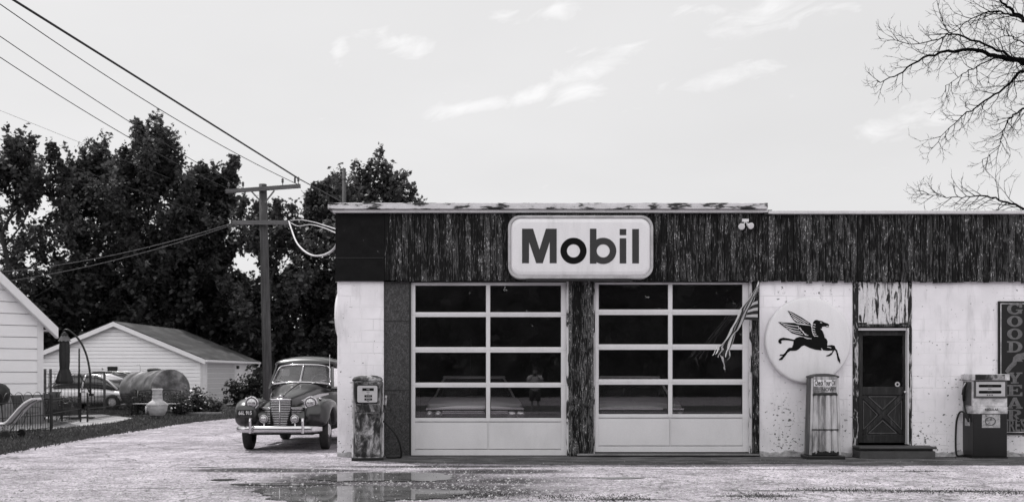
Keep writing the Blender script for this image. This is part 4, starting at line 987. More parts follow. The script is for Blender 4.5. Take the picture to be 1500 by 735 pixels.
def old_sedan():
    root = thing('vintage_sedan', 'dark old rounded sedan with chrome grille parked at the left end of the station', 'car', (-4.80, 1.72, 0), R(.8))
    P_, CH_ = M['car_dark'], M['chrome']
    # hood and lower body
    tab = [(-.50,.10,.56,.90,2.2),(-.47,.17,.50,.955,2.3),(-.36,.235,.46,1.02,2.4),(-.10,.31,.44,1.085,2.5),(.30,.40,.42,1.16,2.6),(.70,.49,.40,1.225,2.7),(1.00,.57,.38,1.27,2.9),(1.18,.66,.37,1.26,3.2),(1.5,.745,.36,1.20,3.6),(2.1,.78,.35,1.19,3.8),(2.7,.775,.35,1.17,3.6),(3.2,.72,.37,1.12,3.0),(3.6,.60,.42,1.0,2.6),(3.9,.44,.50,.85,2.3),(4.0,.25,.56,.74,2.2)]
    rings = []; y = -.5
    while y <= 4.0001:
        hw, z0, z1, n = interp(tab, y); rings.append(sellipse(hw, z0, z1, n, 32, y)); y += .1
    b = MB(); b.loft(rings); body = b.build('body', P_, root, smooth=True, local=True)
    # hood centre crease
    b = MB(); b.tube([(0, yy, interp(tab, yy)[2]+.004) for yy in (-.35,-.1,.2,.5,.8,1.0)], .010, 6); b.build('hood_crease', P_, body, local=True, smooth=True)
    # greenhouse: a solid upper shell split into roof, pillars and glass
    gt = [  # y, half width base, base z, half width top, top z
        (1.08,.64,1.255,.60,1.27),(1.22,.66,1.245,.60,1.43),(1.42,.69,1.23,.57,1.665)]
    # roof shell
    rt = [(1.445,.50,1.66,1.69),(1.50,.60,1.625,1.765),(1.65,.67,1.52,1.815),(2.0,.70,1.50,1.84),(2.4,.695,1.50,1.83),(2.75,.645,1.52,1.75),(3.05,.60,1.44,1.66),(3.3,.55,1.30,1.52),(3.5,.50,1.10,1.33),(3.65,.45,.98,1.15)]
    rings = []; y = 1.445
    while y <= 3.65:
        hw, z0, z1 = interp(rt, y); rings.append(sellipse(hw, z0-(z1-z0)*.10, z1, 2.15, 28, y)); y += .06 if y < 1.7 else .09
    b = MB(); b.loft(rings); b.build('roof', P_, root, smooth=True, local=True)
    # windscreen surround: raked, slightly veed, rounded corners
    def ws(u, v):     # u -1..1 across, v 0..1 up
        a = abs(u)
        y = 1.06+.36*v+.10*a*a
        x = u*(.625-.085*v)
        z = 1.275+.375*v-.05*a*a*(1-v)-.045*(a**4)*v
        return Vector((x, y, z))
    def loopy(u0, u1, v0, v1, r_=.12, n=6):
        pts = []
        for (cu, cv, a0) in ((u1-r_, v1-r_*1.5, 0), (u0+r_, v1-r_*1.5, 90), (u0+r_, v0+r_*1.5, 180), (u1-r_, v0+r_*1.5, 270)):
            for k in range(n+1):
                a = R(a0+90*k/n); pts.append((cu+r_*math.cos(a), cv+r_*1.5*math.sin(a)))
        return pts
    lp = loopy(-1, 1, .04, 1.0, .16)
    path = [ws(u, v)+Vector((0,-.012,0)) for u, v in lp]
    dense = []
    for i in range(len(lp)):
        (u0, v0), (u1, v1) = lp[i], lp[(i+1) % len(lp)]
        for k in range(6): dense.append(ws(u0+(u1-u0)*k/6, v0+(v1-v0)*k/6)+Vector((0,-.012,0)))
    b = MB(); b.tube(dense+[dense[0]], .02, 8, cap=False); fr = b.build('windscreen_frame', CH_, root, smooth=True, local=True)
    b = MB(); b.tube([ws(0, .04+.96*k/6)+Vector((0,-.016,0)) for k in range(7)], .021, 8); b.build('centre_bar', CH_, fr, smooth=True, local=True)
    vs = []; fs = []; n, m_ = 20, 8
    for i in range(m_+1):
        for j in range(n+1): vs.append(ws(-1+2*j/n, .03+.96*i/m_))
    for i in range(m_):
        for j in range(n): fs.append((i*(n+1)+j, i*(n+1)+j+1, (i+1)*(n+1)+j+1, (i+1)*(n+1)+j))
    b = MB(); b.add(vs, fs); b.build('windscreen', M['car_glass'], root, smooth=True, local=True)
    # A pillars, door posts and side windows
    for s in (-1, 1):
        b = MB()
        def sd_(y, v):   # side panel surface
            hb = interp([(1.1,.66,0),(1.5,.735,0),(2.1,.765,0),(2.8,.76,0),(3.3,.70,0)], y)[0]
            ht = interp([(1.1,.60,0),(1.45,.585,0),(1.7,.645,0),(2.2,.665,0),(2.8,.63,0),(3.3,.54,0)], y)[0]
            return Vector((s*(hb+(ht-hb)*v), y, 1.16+.45*v))
        def panel(y0, y1, v0, v1, yt0=None, yt1=None, off=0.0):
            yt0 = y0 if yt0 is None else yt0; yt1 = y1 if yt1 is None else yt1
            o_ = Vector((s*off, 0, 0))
            A, B, C_, D_ = sd_(y0,v0)+o_, sd_(y1,v0)+o_, sd_(yt1,v1)+o_, sd_(yt0,v1)+o_
            i_ = Vector((-s*.03,0,0)); b.loft([[A,B,C_,D_],[A+i_,B+i_,C_+i_,D_+i_]])
        panel(1.08,1.20,0,1,1.40,1.50); panel(1.98,2.08,.0,1); panel(2.75,3.35,0,1.0,2.7,3.1); panel(1.2,2.75,0,.08); panel(1.5,2.7,.93,1.05)
        b.build('door_pillar', P_, root, local=True)
        b = MB(); b.quad(sd_(1.2,.08), sd_(1.98,.08), sd_(1.98,.93), sd_(1.5,.93)); b.quad(sd_(2.08,.08), sd_(2.75,.08), sd_(2.7,.93), sd_(2.08,.93)); b.build('side_window', M['car_glass'], root, local=True)
    # dark cabin: seat, dash, wheel
    MB().box(-.62,.62,1.25,3.1,.9,1.13).build('cabin_floor', M['car_black'], root, local=True)
    for xx in (-.33,.33): MB().box(xx-.29,xx+.29,1.95,2.12,1.0,1.50).build('seat', M['seat'], root, local=True, bevel=.06)
    MB().box(-.58,.58,2.85,3.0,1.0,1.52).build('rear_seat', M['seat'], root, local=True, bevel=.05)
    b = MB(); 
    pts = [Vector((.30+.19*math.cos(a), 1.58+.05*math.sin(a), 1.28+.17*math.sin(a))) for a in [2*math.pi*k/24 for k in range(25)]]
    b.tube(pts, .012, 6, cap=False); b.build('steering_wheel', M['dial'], root, local=True, smooth=True)
    b = MB(); b.box(-.46,-.30,1.40,1.405,1.42,1.56); b.build('paper_tag', M['dial'], root, local=True)
    # fenders
    for s in (-1, 1):
        ft = [(-.60,.08,.60,.72),(-.575,.17,.52,.82),(-.52,.215,.47,.88),(-.40,.245,.44,.945),(-.22,.255,.43,.985),(.0,.255,.44,.99),(.25,.25,.45,.965),(.5,.235,.44,.90),(.8,.20,.42,.80),(1.1,.13,.42,.68),(1.3,.05,.45,.55)]
        rings = []; y = -.60
        while y <= 1.3001:
            hw, z0, z1 = interp(ft, y)
            rad = .43
            if abs(y+.0) < rad:
                z0 = max(z0, .34+math.sqrt(rad*rad-y*y)*1.0)
                z0 = min(z0, z1-.06)
            rings.append(sellipse(hw, z0, z1, 2.7, 24, y, s*.655)); y += .05
        b = MB(); b.loft(rings); b.build('front_fender', P_, root, smooth=True, local=True)
        # inner splash panel joining fender to hood
        rings = [sellipse(.20, .46, interp([(-.5,.70,0),(-.3,.83,0),(0,.90,0),(.5,.92,0),(1.1,.85,0)], yy)[0], 3.0, 16, yy, s*.40) for yy in (-.50,-.3,0,.5,1.1)]
        b = MB(); b.loft(rings); b.build('fender_apron', P_, root, smooth=True, local=True)
        rf = [(2.15,.06,.5,.6),(2.3,.13,.43,.80),(2.6,.18,.52,.90),(2.87,.19,.60,.92),(3.2,.17,.50,.84),(3.55,.12,.42,.68),(3.75,.05,.45,.55)]
        rings = []; y = 2.15
        while y <= 3.75:
            hw, z0, z1 = interp(rf, y); rings.append(sellipse(hw, z0, z1, 2.5, 20, y, s*.745)); y += .1
        b = MB(); b.loft(rings); b.build('rear_fender', P_, root, smooth=True, local=True)
        MB().box(s*.70, s*.86, 1.2, 2.25, .36, .40).build('running_board', M['car_black'], root, local=True, bevel=.01)
        wheel(root, (s*.735, 0, .355), steer=R(5), out=s, hub=True); wheel(root, (s*.735, 2.87, .355), out=s, hub=True)
        # headlight pod
        hl = Vector((s*.555, -.47, .905))
        b = MB(); b.lathe([(.03,.42),(.07,.30),(.10,.14),(.118,.03),(.122,-.015)], hl, (0,1,0), 28); h = b.build('headlight', P_, root, smooth=True, local=True)
        b = MB(); b.lathe([(.106,.0),(.126,-.0),(.135,-.018),(.130,-.042),(.112,-.050),(.100,-.03)], hl, (0,1,0), 30, cap=False); b.build('rim', CH_, h, smooth=True, local=True)
        b = MB(); b.lathe([(.103,-.03),(.09,-.052),(.06,-.068),(.001,-.075)], hl, (0,1,0), 28); b.build('lens', M['lamp_glass'], h, smooth=True, local=True)
        b = MB(); b.box(hl.x-.014, hl.x+.014, hl.y-.06, hl.y+.03, hl.z+.112, hl.z+.140); b.build('rim_clip', CH_, h, local=True, bevel=.006)
        # fog lamp
        fl_ = Vector((s*.29, -.64, .615))
        b = MB(); b.lathe([(.02,.12),(.06,.07),(.078,.0),(.082,-.02),(.072,-.032),(.068,-.02)], fl_, (0,1,0), 24, cap=False); fo = b.build('fog_lamp', CH_, root, smooth=True, local=True)
        b = MB(); b.lathe([(.072,-.02),(.05,-.036),(.001,-.044)], fl_, (0,1,0), 24); b.build('lens', M['lamp_glass'], fo, smooth=True, local=True)
        b = MB(); b.cyl(fl_+Vector((0,.05,-.05)), (s*.29,-.62,.46), .014); b.build('lamp_bracket', CH_, fo, local=True)
        # parking lamp on top of the fender
        b = MB(); c = Vector((s*.70, -.34, .985)); b.lathe([(.004,.12),(.018,.08),(.028,.02),(.03,.0),(.022,-.02),(.001,-.03)], c, (0,1,-.05), 14); b.build('parking_lamp', CH_, root, smooth=True, local=True)
        # side spear along the hood
        pts = []
        for yy in (-.08,.2,.5,.8,1.05): 
            hw, z0, z1, n = interp(tab, yy); pts.append(Vector((s*(hw*.965+.006), yy, z0+(z1-z0)*.76)))
        b = MB(); rings = []
        for i, p in enumerate(pts):
            hh = (.022,.036,.034,.028,.018)[i]; rings.append([p+Vector((-s*.02,0,-hh)), p+Vector((s*.012,0,-hh)), p+Vector((s*.004,0,hh)), p+Vector((-s*.028,0,hh))])
        b.loft(rings); b.build('hood_spear', CH_, root, local=True, bevel=.004)
        # bumper guard
        b = MB(); b.loft([[Vector((s*.485+a*.024, -.845+q*.03-(.012 if abs(z-.5) < .1 else 0), z)) for a, q in ((-1,1),(-1,-.3),(-.5,-1),(.5,-1),(1,-.3),(1,1))] for z in (.355,.42,.5,.58,.625,.64)]); b.build('bumper_guard', CH_, root, local=True, bevel=.004)
        # wiper
        base = ws(s*.42, .0)+Vector((0,-.03,.0)); tip = ws(s*.88, .26)+Vector((0,-.03,.0))
        b = MB(); b.cyl(base+Vector((0,.03,-.03)), base+Vector((0,-.02,.01)), .02, .014, 8); b.tube([base, base.lerp(tip,.5)+Vector((0,-.01,.012)), tip], .007, 6); b.tube([ws(s*.50,.10)+Vector((0,-.022,0)), ws(s*.95,.10)+Vector((0,-.022,0))], .006, 5); b.build('wiper', CH_, root, local=True)
    # bumper: bowed pressed bar with rounded ends
    rings = []
    for k in range(25):
        u = -1+2*k/24; x = u*.80; y = -.80+.10*u*u+.10*abs(u)**8
        e = 1-.35*abs(u)**10
        rings.append([Vector((x, y+.02, .425-.062*e)), Vector((x, y-.012, .425-.064*e)), Vector((x, y-.035, .425-.03*e)), Vector((x, y-.030, .425+.0*e)), Vector((x, y-.035, .425+.03*e)), Vector((x, y-.012, .425+.064*e)), Vector((x, y+.02, .425+.062*e))])
    b = MB(); b.loft(rings); b.build('bumper', CH_, root, smooth=True, local=True, bevel=0)
    b = MB()
    for s in (-1, 1): b.box(s*.42-.02, s*.42+.02, -.78, .0, .40, .45)
    b.build('bumper_bracket', M['car_black'], root, local=True)
    # grille: tall veed centre with slimmer wings
    b = MB()
    def gr(x0w, z0, z1, step, prow):
        z = z0
        while z < z1:
            w_ = x0w(z); pts = []
            for k in range(13):
                u = -1+2*k/12; pts.append(Vector((u*w_, -.60+prow*abs(u*w_)**1.35, z)))
            b.tube(pts, .0088, 5); z += step
    gr(lambda z: .130+.058*min(1, (z-.50)/.28), .50, .955, .032, .55)
    gl_ = MB()
    b.build('grille', CH_, root, local=True, smooth=True)
    for s in (-1, 1):
        b = MB(); z = .53
        while z < .80:
            w0, w1 = .20, .435-.05*max(0,(z-.74)/.06)
            b.tube([Vector((s*(w0+(w1-w0)*k/6), -.60+.55*(w0+(w1-w0)*k/6)**1.35+.02, z)) for k in range(7)], .0078, 5); z += .032
        b.tube([Vector((s*(.19+.245*k/6), -.60+.55*(.19+.245*k/6)**1.35+.01, .815)) for k in range(7)], .013, 6)
        b.build('grille_wing', CH_, root, local=True, smooth=True)
        rings = [[Vector((s*x, -.585+.55*x**1.35+.03+q, z)) for q, z in ((0,.48),(0,.82),(.2,.84),(.2,.46))] for x in (.02,.1,.2,.3,.4,.45)]
        b = MB(); b.loft(rings); b.build('grille_backing', M['car_black'], root, local=True)
        rings = [[Vector((s*x, -.585+.55*x**1.35+.025+q, z)) for q, z in ((0,.82),(0,.965),(.1,.965),(.1,.82))] for x in (.01,.1,.18)]
        b = MB(); b.loft(rings); b.build('grille_backing', M['car_black'], root, local=True)
    b = MB(); b.tube([Vector((u*.195, -.605+.55*abs(u*.195)**1.35, .975)) for u in [-1+2*k/12 for k in range(13)]], .017, 8); b.build('grille_top_bar', CH_, root, local=True, smooth=True)
    b = MB(); b.tube([(0,-.615,.49),(0,-.618,.7),(0,-.612,.97)], .012, 6); b.build('grille_centre_bar', CH_, root, local=True, smooth=True)
    # nose ornament with small wings
    b = MB(); b.lathe([(.001,-.04),(.024,-.02),(.032,.01),(.026,.05),(.012,.16),(.001,.24)], (0,-.54,1.035), (0,1,.12), 14); o_ = b.build('hood_ornament', CH_, root, smooth=True, local=True)
    b = MB()
    for s in (-1,1): b.loft([[Vector((s*x, -.53+.35*x, 1.015+dz)) for dz in (-h,h)]+[Vector((s*x, -.50+.35*x, 1.015+dz)) for dz in (h,-h)] for x, h in ((.02,.018),(.09,.014),(.16,.004))])
    b.build('ornament_wing', CH_, o_, local=True)
    b = MB(); b.lathe([(.001,-.03),(.022,-.01),(.02,.05),(.006,.16)], (0,.90,1.275), (0,1,.05), 12); b.build('cowl_ornament', CH_, root, smooth=True, local=True)
    # aerial, mirror, number plate
    b = MB(); b.tube([(.60,1.10,1.235),(.59,1.13,1.40),(.575,1.22,1.86)], [.012,.009,.006], 6); b.lathe([(.03,0),(.02,.03),(.01,.05)], (.60,1.10,1.215), (0,0,1), 12); b.build('aerial', CH_, root, local=True, smooth=True)
    b = MB(); b.tube([(.72,1.32,1.25),(.82,1.28,1.30),(.85,1.27,1.36)], .009, 6); mi = b.build('mirror_arm', CH_, root, local=True)
    b = MB(); b.lathe([(.07,-.012),(.078,.0),(.065,.02),(.03,.035),(.001,.04)], (.86,1.26,1.42), (0,-1,0), 20); b.build('mirror', CH_, mi, local=True, smooth=True)
    pm = Matrix.Translation((-.625,-.675,.715)) @ Matrix.Rotation(R(-3), 4, 'X')
    b = MB(); b.box(-.155,.155,-.008,.004,-.075,.075,pm); pl = b.build('number_plate', M['sign_dark'], root, local=True, bevel=.004)
    t = text_mb('66L 915', .098, .78, .003, .002); t.xf(pm @ Matrix.Translation((0,-.0095,.012))); t.build('lettering', M['edge_clean'], pl, local=True)
    b = MB(); b.box(-.10,.10,-.010,-.008,-.062,-.052,pm); b.build('plate_line', M['step'], pl, local=True)
    b = MB(); b.tube([(-.625,-.67,.66),(-.6,-.78,.47)], .01, 6); b.build('plate_bracket', M['car_black'], root, local=True)
    # underside
    MB().box(-.60,.60,-.40,3.6,.30,.46).build('chassis', M['car_black'], root, local=True, bevel=.03)
    b = MB(); b.tube([(-.66,0,.33),(.66,0,.33)], .035, 8); b.tube([(-.66,2.87,.35),(.66,2.87,.35)], .045, 8); b.lathe([(.03,-.14),(.12,-.08),(.14,0),(.12,.08),(.03,.14)], (0,2.87,.34), (0,1,0), 14); b.build('axle', M['car_black'], root, local=True)
    return root
old_sedan()

def boxy_car(name, label, loc, rz, paint, kind=1):
    """1960s three-box saloon, nose towards -y"""
    root = thing(name, label, 'car', loc, rz)
    hb = .93
    prof = [(-.78,.40,.70),(-.74,.34,.86),(-.66,.30,.92),(-.3,.30,.955),(.3,.28,.985),(.9,.27,1.0),(1.3,.26,1.0),(2.6,.26,.99),(3.1,.28,.97),(3.7,.32,.93),(3.95,.38,.80)]
    rings = []
    for y, z0, z1 in prof:
        w_ = hb*(.93 if y < -.7 or y > 3.8 else .985 if y < -.6 or y > 3.6 else 1.0)
        zw = .62
        half = [(w_*.80, z0), (w_*.97, z0+.08), (w_, zw), (w_*.985, z1-.13 if z1 > .85 else z1-.06), (w_*.93, z1-.03), (w_*.70, z1-.012), (w_*.40, z1+.012), (0.001, z1+.016)]
        rings.append([Vector((x, y, z)) for x, z in half]+[Vector((-x, y, z)) for x, z in half[::-1]])
    b = MB(); b.loft(rings); body = b.build('body', paint, root, local=True, smooth=True, bevel=0)
    e = body.modifiers.new('es', 'EDGE_SPLIT'); e.split_angle = R(32)
    b = MB()
    wb, wt, z0, z1 = .80, .62, .99, 1.37
    A = [(-wb,.95,z0),(wb,.95,z0),(wb*.98,2.95,z0),(-wb*.98,2.95,z0)]; B = [(-wt,1.50,z1),(wt,1.50,z1),(wt,2.55,z1),(-wt,2.55,z1)]
    vs = A+B
    b.add(vs, [(0,1,5,4),(1,2,6,5),(2,3,7,6),(3,0,4,7)]); b.build('windows', M['car_glass'], root, local=True)
    b = MB(); b.box(-wt-.03, wt+.03, 1.46, 2.60, z1-.01, z1+.05); b.build('roof', paint, root, local=True, bevel=.045, seg=3, smooth=True)
    b = MB()
    for i, j in ((0,4),(1,5),(2,6),(3,7)): b.tube([vs[i], vs[j]], .026, 6)
    for s in (-1,1): b.tube([(s*.80,1.95,z0),(s*.62,1.98,z1)], .022, 6)
    b.build('pillar', paint, root, local=True)
    b = MB(); b.tube([vs[0], vs[1]], .014, 6); b.tube([(-wt,1.49,z1),(wt,1.49,z1)], .014, 6); b.build('windscreen_trim', M['chrome'], root, local=True)
    MB().box(-.72,.72,1.3,2.8,.6,.93).build('cabin_floor', M['car_black'], root, local=True)
    for xx in (-.36,.36): MB().box(xx-.3,xx+.3,2.0,2.15,.7,1.18).build('seat', M['seat'], root, local=True, bevel=.05)
    b = MB(); b.box(-.88,.88,-.805,-.76,.60,.80); b.build('grille_backing', M['car_black'], root, local=True)
    b = MB()
    for k in range(6): b.box(-.60,.60,-.815,-.8055,.615+.03*k,.628+.03*k)
    b.box(-.9,.9,-.82,-.77,.805,.83); b.build('grille', M['chrome'], root, local=True)
    for s in (-1,1):
        for q in (.68,.84):
            b = MB(); b.lathe([(.075,0),(.08,-.012),(.07,-.02),(.001,-.03)], (s*q,-.806,.705), (0,1,0), 20); h = b.build('headlight', M['lamp_glass'], root, local=True, smooth=True)
        wheel(root, (s*.76, 0, .33), r0=.33, w=.18, out=s, hub=True); wheel(root, (s*.76, 2.75, .33), r0=.33, w=.18, out=s, hub=True)
    b = MB(); b.loft([[Vector((x, -.86+.08*abs(x)**3+q, z)) for q, z in ((.03,.38),(-.02,.39),(-.03,.45),(-.02,.51),(.03,.52))] for x in (-.95,-.8,-.4,0,.4,.8,.95)]); b.build('bumper', M['chrome'], root, local=True, bevel=.006)
    b = MB(); b.box(-.02,.02,-.55,1.0,1.0,1.0); 
    b = MB(); b.tube([(0,-.66,.94),(0,.2,.985),(0,.9,1.012)], .012, 6); b.build('hood_crease', paint, root, local=True, smooth=True)
    return root
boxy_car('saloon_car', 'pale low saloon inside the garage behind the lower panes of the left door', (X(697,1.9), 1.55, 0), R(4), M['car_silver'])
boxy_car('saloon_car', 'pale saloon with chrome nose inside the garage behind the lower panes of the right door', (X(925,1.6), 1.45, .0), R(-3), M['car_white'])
# things standing in the dark bays
sh = thing('shelf_unit', 'dark shelving with boxes deep inside the left garage bay', 'shelf', (X(640,6.0), 6.0, 0))
b = MB()
for xx in (-.8,.8): b.box(xx-.02,xx+.02,-.2,.2,.02,2.3)
for z in (.5,1.0,1.5,2.0): b.box(-.78,.78,-.2,.2,z,z+.025)
b.build('frame', M['step'], sh, local=True)
# ------------------------------------------------------------------ utility poles and wires
def D(d): return d-CD
pb_ = at(393, 640, D(33)); pb_.z = 0
up = thing('utility_pole', 'leaning wooden utility pole with two crossarms between the garage and the station', 'utility pole', (pb_.x, pb_.y, 0))
top = at(385, 270, D(33))
b = MB(); b.tube([Vector((pb_.x,pb_.y,-.3)), pb_.lerp(top,.35), pb_.lerp(top,.7), top], [.165,.155,.145,.135], 12); b.build('pole', M['pole_wood'], up, smooth=True)
a0, a1 = at(331, 280.5, D(32.8)), at(440, 272.5, D(32.8))
def beam(b, p, q, h, d_):
    t = (q-p).normalized(); n = Vector((0,1,0)); u = n.cross(t).normalized()
    b.loft([[p+u*h-n*d_, p+u*h+n*d_, p-u*h+n*d_, p-u*h-n*d_], [q+u*h-n*d_, q+u*h+n*d_, q-u*h+n*d_, q-u*h-n*d_]])
b = MB(); beam(b, a0, a1, .065, .05); arm = b.build('crossarm', M['arm_wood'], up)
c0, c1 = at(341, 326, D(32.8)), at(422, 326, D(32.8))
b = MB(); beam(b, c0, c1, .07, .05); arm2 = b.build('crossarm', M['arm_wood'], up)
b = MB(); beam(b, at(388,297,D(32.75)), at(402,279,D(32.75)), .022, .02); beam(b, at(383,296,D(32.75)), at(368,280,D(32.75)), .022, .02); b.build('brace', M['arm_wood'], up)
for px, py in ((335,278),(356,277),(414,272),(437,270)):
    b = MB(); q = at(px, py, D(32.8)); b.cyl(q, q+Vector((0,0,.12)), .015, n=6); b.lathe([(.03,.10),(.045,.13),(.03,.16),(.045,.19),(.03,.24),(.001,.26)], q, (0,0,1), 10); b.build('insulator', M['step'], arm, smooth=True)
b = MB(); b.lathe([(.03,0),(.035,.12),(.02,.22),(.001,.24)], at(432, 268, D(32.8)), (0,0,1), 8); b.build('insulator', M['step'], arm)
for px in (346, 418):
    b = MB(); q = at(px, 328, D(32.7)); b.lathe([(.03,-.12),(.045,-.06),(.03,0)], q, (0,0,1), 8); b.build('insulator', M['step'], arm2)
u2 = at(504, 640, D(45)); u2.z = 0
p_ = thing('utility_pole', 'distant bare pole top standing above the left end of the flat roof', 'utility pole', (u2.x, u2.y, 0))
b = MB(); b.tube([u2, at(504,247,D(45))], [.13,.085], 10); b.build('pole', M['pole_wood'], p_, smooth=True)
b = MB(); b.cyl(at(501,262,D(44.9)), at(508,262,D(44.9)), .03, n=6); b.build('bolt', M['step'], p_)

def wire(label, pts, r_, mat='wire', sag=0.0, group='overhead lines at the wooden pole', name='power_line', n=22):
    """pts: (px, py, distance)"""
    P3 = [at(x, y, D(d)) for x, y, d in pts]
    if len(P3) == 2:
        L = []
        for k in range(n+1):
            t = k/n; p = P3[0].lerp(P3[1], t); p.z -= sag*4*t*(1-t); L.append(p)
    else: L = smooth_path(P3, 6)
    b = MB(); b.tube(L, r_, 6); o = b.build(name, M[mat], None, smooth=True)
    return tagp(o, label, 'cable', group)
wire('thickest dark cable running from the upper left corner down to the upper crossarm tip', [(-70,-56,18),(438,262,33)], .026)
wire('short dark cable from the right tip of the upper crossarm down behind the flat roof', [(438,262,33),(520,306,44)], .018)
wire('thin dark line just below the thickest cable, from upper left to crossarm tip', [(-60,-36,20),(436,270,33)], .011, sag=.28)
wire('thin dark line reaching the left edge a little below the top, over the tall tree', [(-60,12,20),(356,276,33)], .010, sag=.15)
wire('lowest of the steep thin dark lines at the left edge, passing the tree spire', [(-60,44,20),(335,277,33)], .010, sag=.2)
wire('faintest hairline crossing the sky low at the left above the treetops', [(-60,138,40),(250,262,52)], .007, 'arm_wood')
wire('dark line running through the left treetops to the lower crossarm', [(-60,180,26),(343,326,33)], .010, sag=.1)
wire('upper of the two pale cables running low across the dark trees to the lower crossarm', [(-60,402,36),(340,327,33)], .014, 'arm_wood', sag=.35)
wire('lower of the two pale cables running low across the dark trees to the lower crossarm', [(-60,420,36),(341,329,33)], .014, 'arm_wood', sag=.32)
wire('thick white service cable hanging in a loop from the lower crossarm to the station corner', [(423,324,32.8),(427,336,30),(434,354,27.5),(445,367,25),(458,374,23),(472,374,21),(484,369,19.2),(491,362,18.1),(493.5,356,17.6)], .024, 'wire_light', group='service cables to the station', name='service_cable')
wire('upper thin pale service cable from the lower crossarm to the station corner', [(426,323,32.8),(440,322,30),(458,325,26),(475,330,22),(493.5,336,17.5)], .012, 'wire_light', group='service cables to the station', name='service_cable')
wire('lower thin pale service cable from the lower crossarm to the station corner', [(424,325,32.8),(436,331,30),(455,329,26),(475,334,22),(493.5,342,17.5)], .012, 'wire_light', group='service cables to the station', name='service_cable')
# ------------------------------------------------------------------ clapboard walls
def clapboard(b, org, u, nrm, prof_lo, prof_hi, z0, z1, lap, proud=.045):
    """lapped boards on a vertical plane; prof_lo/hi(z) give the horizontal extent at height z"""
    z = z0
    while z < z1-1e-4:
        zt = min(z+lap, z1); zn = zt; zt = zt-min(lap*.10, .018)
        l0, h0, l1, h1 = prof_lo(z), prof_hi(z), prof_lo(zt), prof_hi(zt)
        if h0-l0 > .03:
            if h1 <= l1: m_ = (l1+h1)/2; l1 = h1 = m_
            A, B = org+u*l0+Vector((0,0,z))+nrm*proud, org+u*h0+Vector((0,0,z))+nrm*proud
            C_, E = org+u*h1+Vector((0,0,zt))+nrm*proud*.75, org+u*l1+Vector((0,0,zt))+nrm*proud*.75
            A2, B2 = org+u*l0+Vector((0,0,z)), org+u*h0+Vector((0,0,z))
            b.add([A,B,C_,E,A2,B2], [(0,1,2,3),(4,5,1,0)])
        z = zn
def slabq(b, A, B, C_, E, th):
    n = (B-A).cross(E-A).normalized()*th
    b.loft([[A,B,C_,E],[A+n,B+n,C_+n,E+n]])

# garage with the gable towards us, axis aligned
gx0_, gx1_, gy0, gy1 = -24.3, -16.12, 46.5-CD, 55-CD
ze, zp_ = 2.24, 3.92; gc = (gx0_+gx1_)/2; half = (gx1_-gx0_)/2
gr_ = thing('garage', 'white clapboard garage with shingled gable roof and roller door beyond the gravel drive', 'garage', (gc, gy0, 0))
b = MB(); b.loft([[Vector((x,y,z)) for x, z in ((gx0_,0),(gx1_,0),(gx1_,ze),(gc,zp_),(gx0_,ze))] for y in (gy0+.02, gy1)]); b.build('wall', M['siding'], gr_)
lo = lambda z: -half if z <= ze else -half*(zp_-z)/(zp_-ze)
hi = lambda z: -lo(z)
b = MB(); clapboard(b, Vector((gc, gy0, 0)), Vector((1,0,0)), Vector((0,-1,0)), lo, hi, .25, zp_, .18); b.build('siding', M['siding'], gr_)
b = MB(); clapboard(b, Vector((gx1_, (gy0+gy1)/2, 0)), Vector((0,1,0)), Vector((1,0,0)), lambda z: -(gy1-gy0)/2, lambda z: -(gy1-gy0)/2+.7, .2, ze-.02, .18, .02); b.build('siding', M['siding'], gr_); b = MB()
clapboard(b, Vector((gx1_, (gy0+gy1)/2, 0)), Vector((0,1,0)), Vector((1,0,0)), lambda z: -(gy1-gy0)/2+5.5, lambda z: (gy1-gy0)/2, .2, ze-.02, .18, .02); b.build('siding', M['siding'], gr_)
MB().box(gx1_-.01, gx1_+.03, gy0-.02, gy0+.2, 0, ze).build('corner_board', M['trim'], gr_)
MB().box(gx1_-.2, gx1_+.02, gy0-.025, gy0-.001, 0, ze).build('corner_board', M['trim'], gr_)
b = MB()
ov = .28; k = (zp_-ze)/half
for s in (-1, 1):
    A = Vector((gc, gy0-ov, zp_+.02)); B = Vector((gc, gy1+ov, zp_+.02)); e_ = half+.32
    C_ = Vector((gc+s*e_, gy1+ov, zp_+.02-k*e_)); E = Vector((gc+s*e_, gy0-ov, zp_+.02-k*e_))
    if s > 0: slabq(b, A, E, C_, B, .07)
    else: slabq(b, A, B, C_, E, .07)
b.build('roof', M['shingle'], gr_)
b = MB()
for s in (-1, 1):
    e_ = half+.32
    p0 = Vector((gc, gy0-ov-.02, zp_-.06)); p1 = Vector((gc+s*e_, gy0-ov-.02, zp_-.06-k*e_))
    b.loft([[p0+Vector((0,0,-.11)), p0+Vector((0,.03,-.11)), p0+Vector((0,.03,.11)), p0+Vector((0,0,.11))],[p1+Vector((0,0,-.11)), p1+Vector((0,.03,-.11)), p1+Vector((0,.03,.11)), p1+Vector((0,0,.11))]])
b.build('bargeboard', M['trim'], gr_)
xe = gx1_+.32; zg_ = zp_-k*(half+.32)
b = MB(); b.box(xe-.02, xe+.10, gy0-ov, gy1+ov, zg_-.06, zg_+.05); b.tube([(xe+.04, gy1+ov-.1, zg_-.05),(xe+.02, gy1+ov-.1, zg_-.2),(gx1_+.05, gy1-.05, zg_-.4),(gx1_+.05, gy1-.05, .1)], .045, 6); b.build('gutter', M['trim'], gr_)
MB().box(gx1_+.02, xe-.02, gy0-.02, gy1+.02, zg_-.05, zg_-.03).build('soffit', M['trim'], gr_)
y0_, y1_ = gy0+.85, gy0+5.2
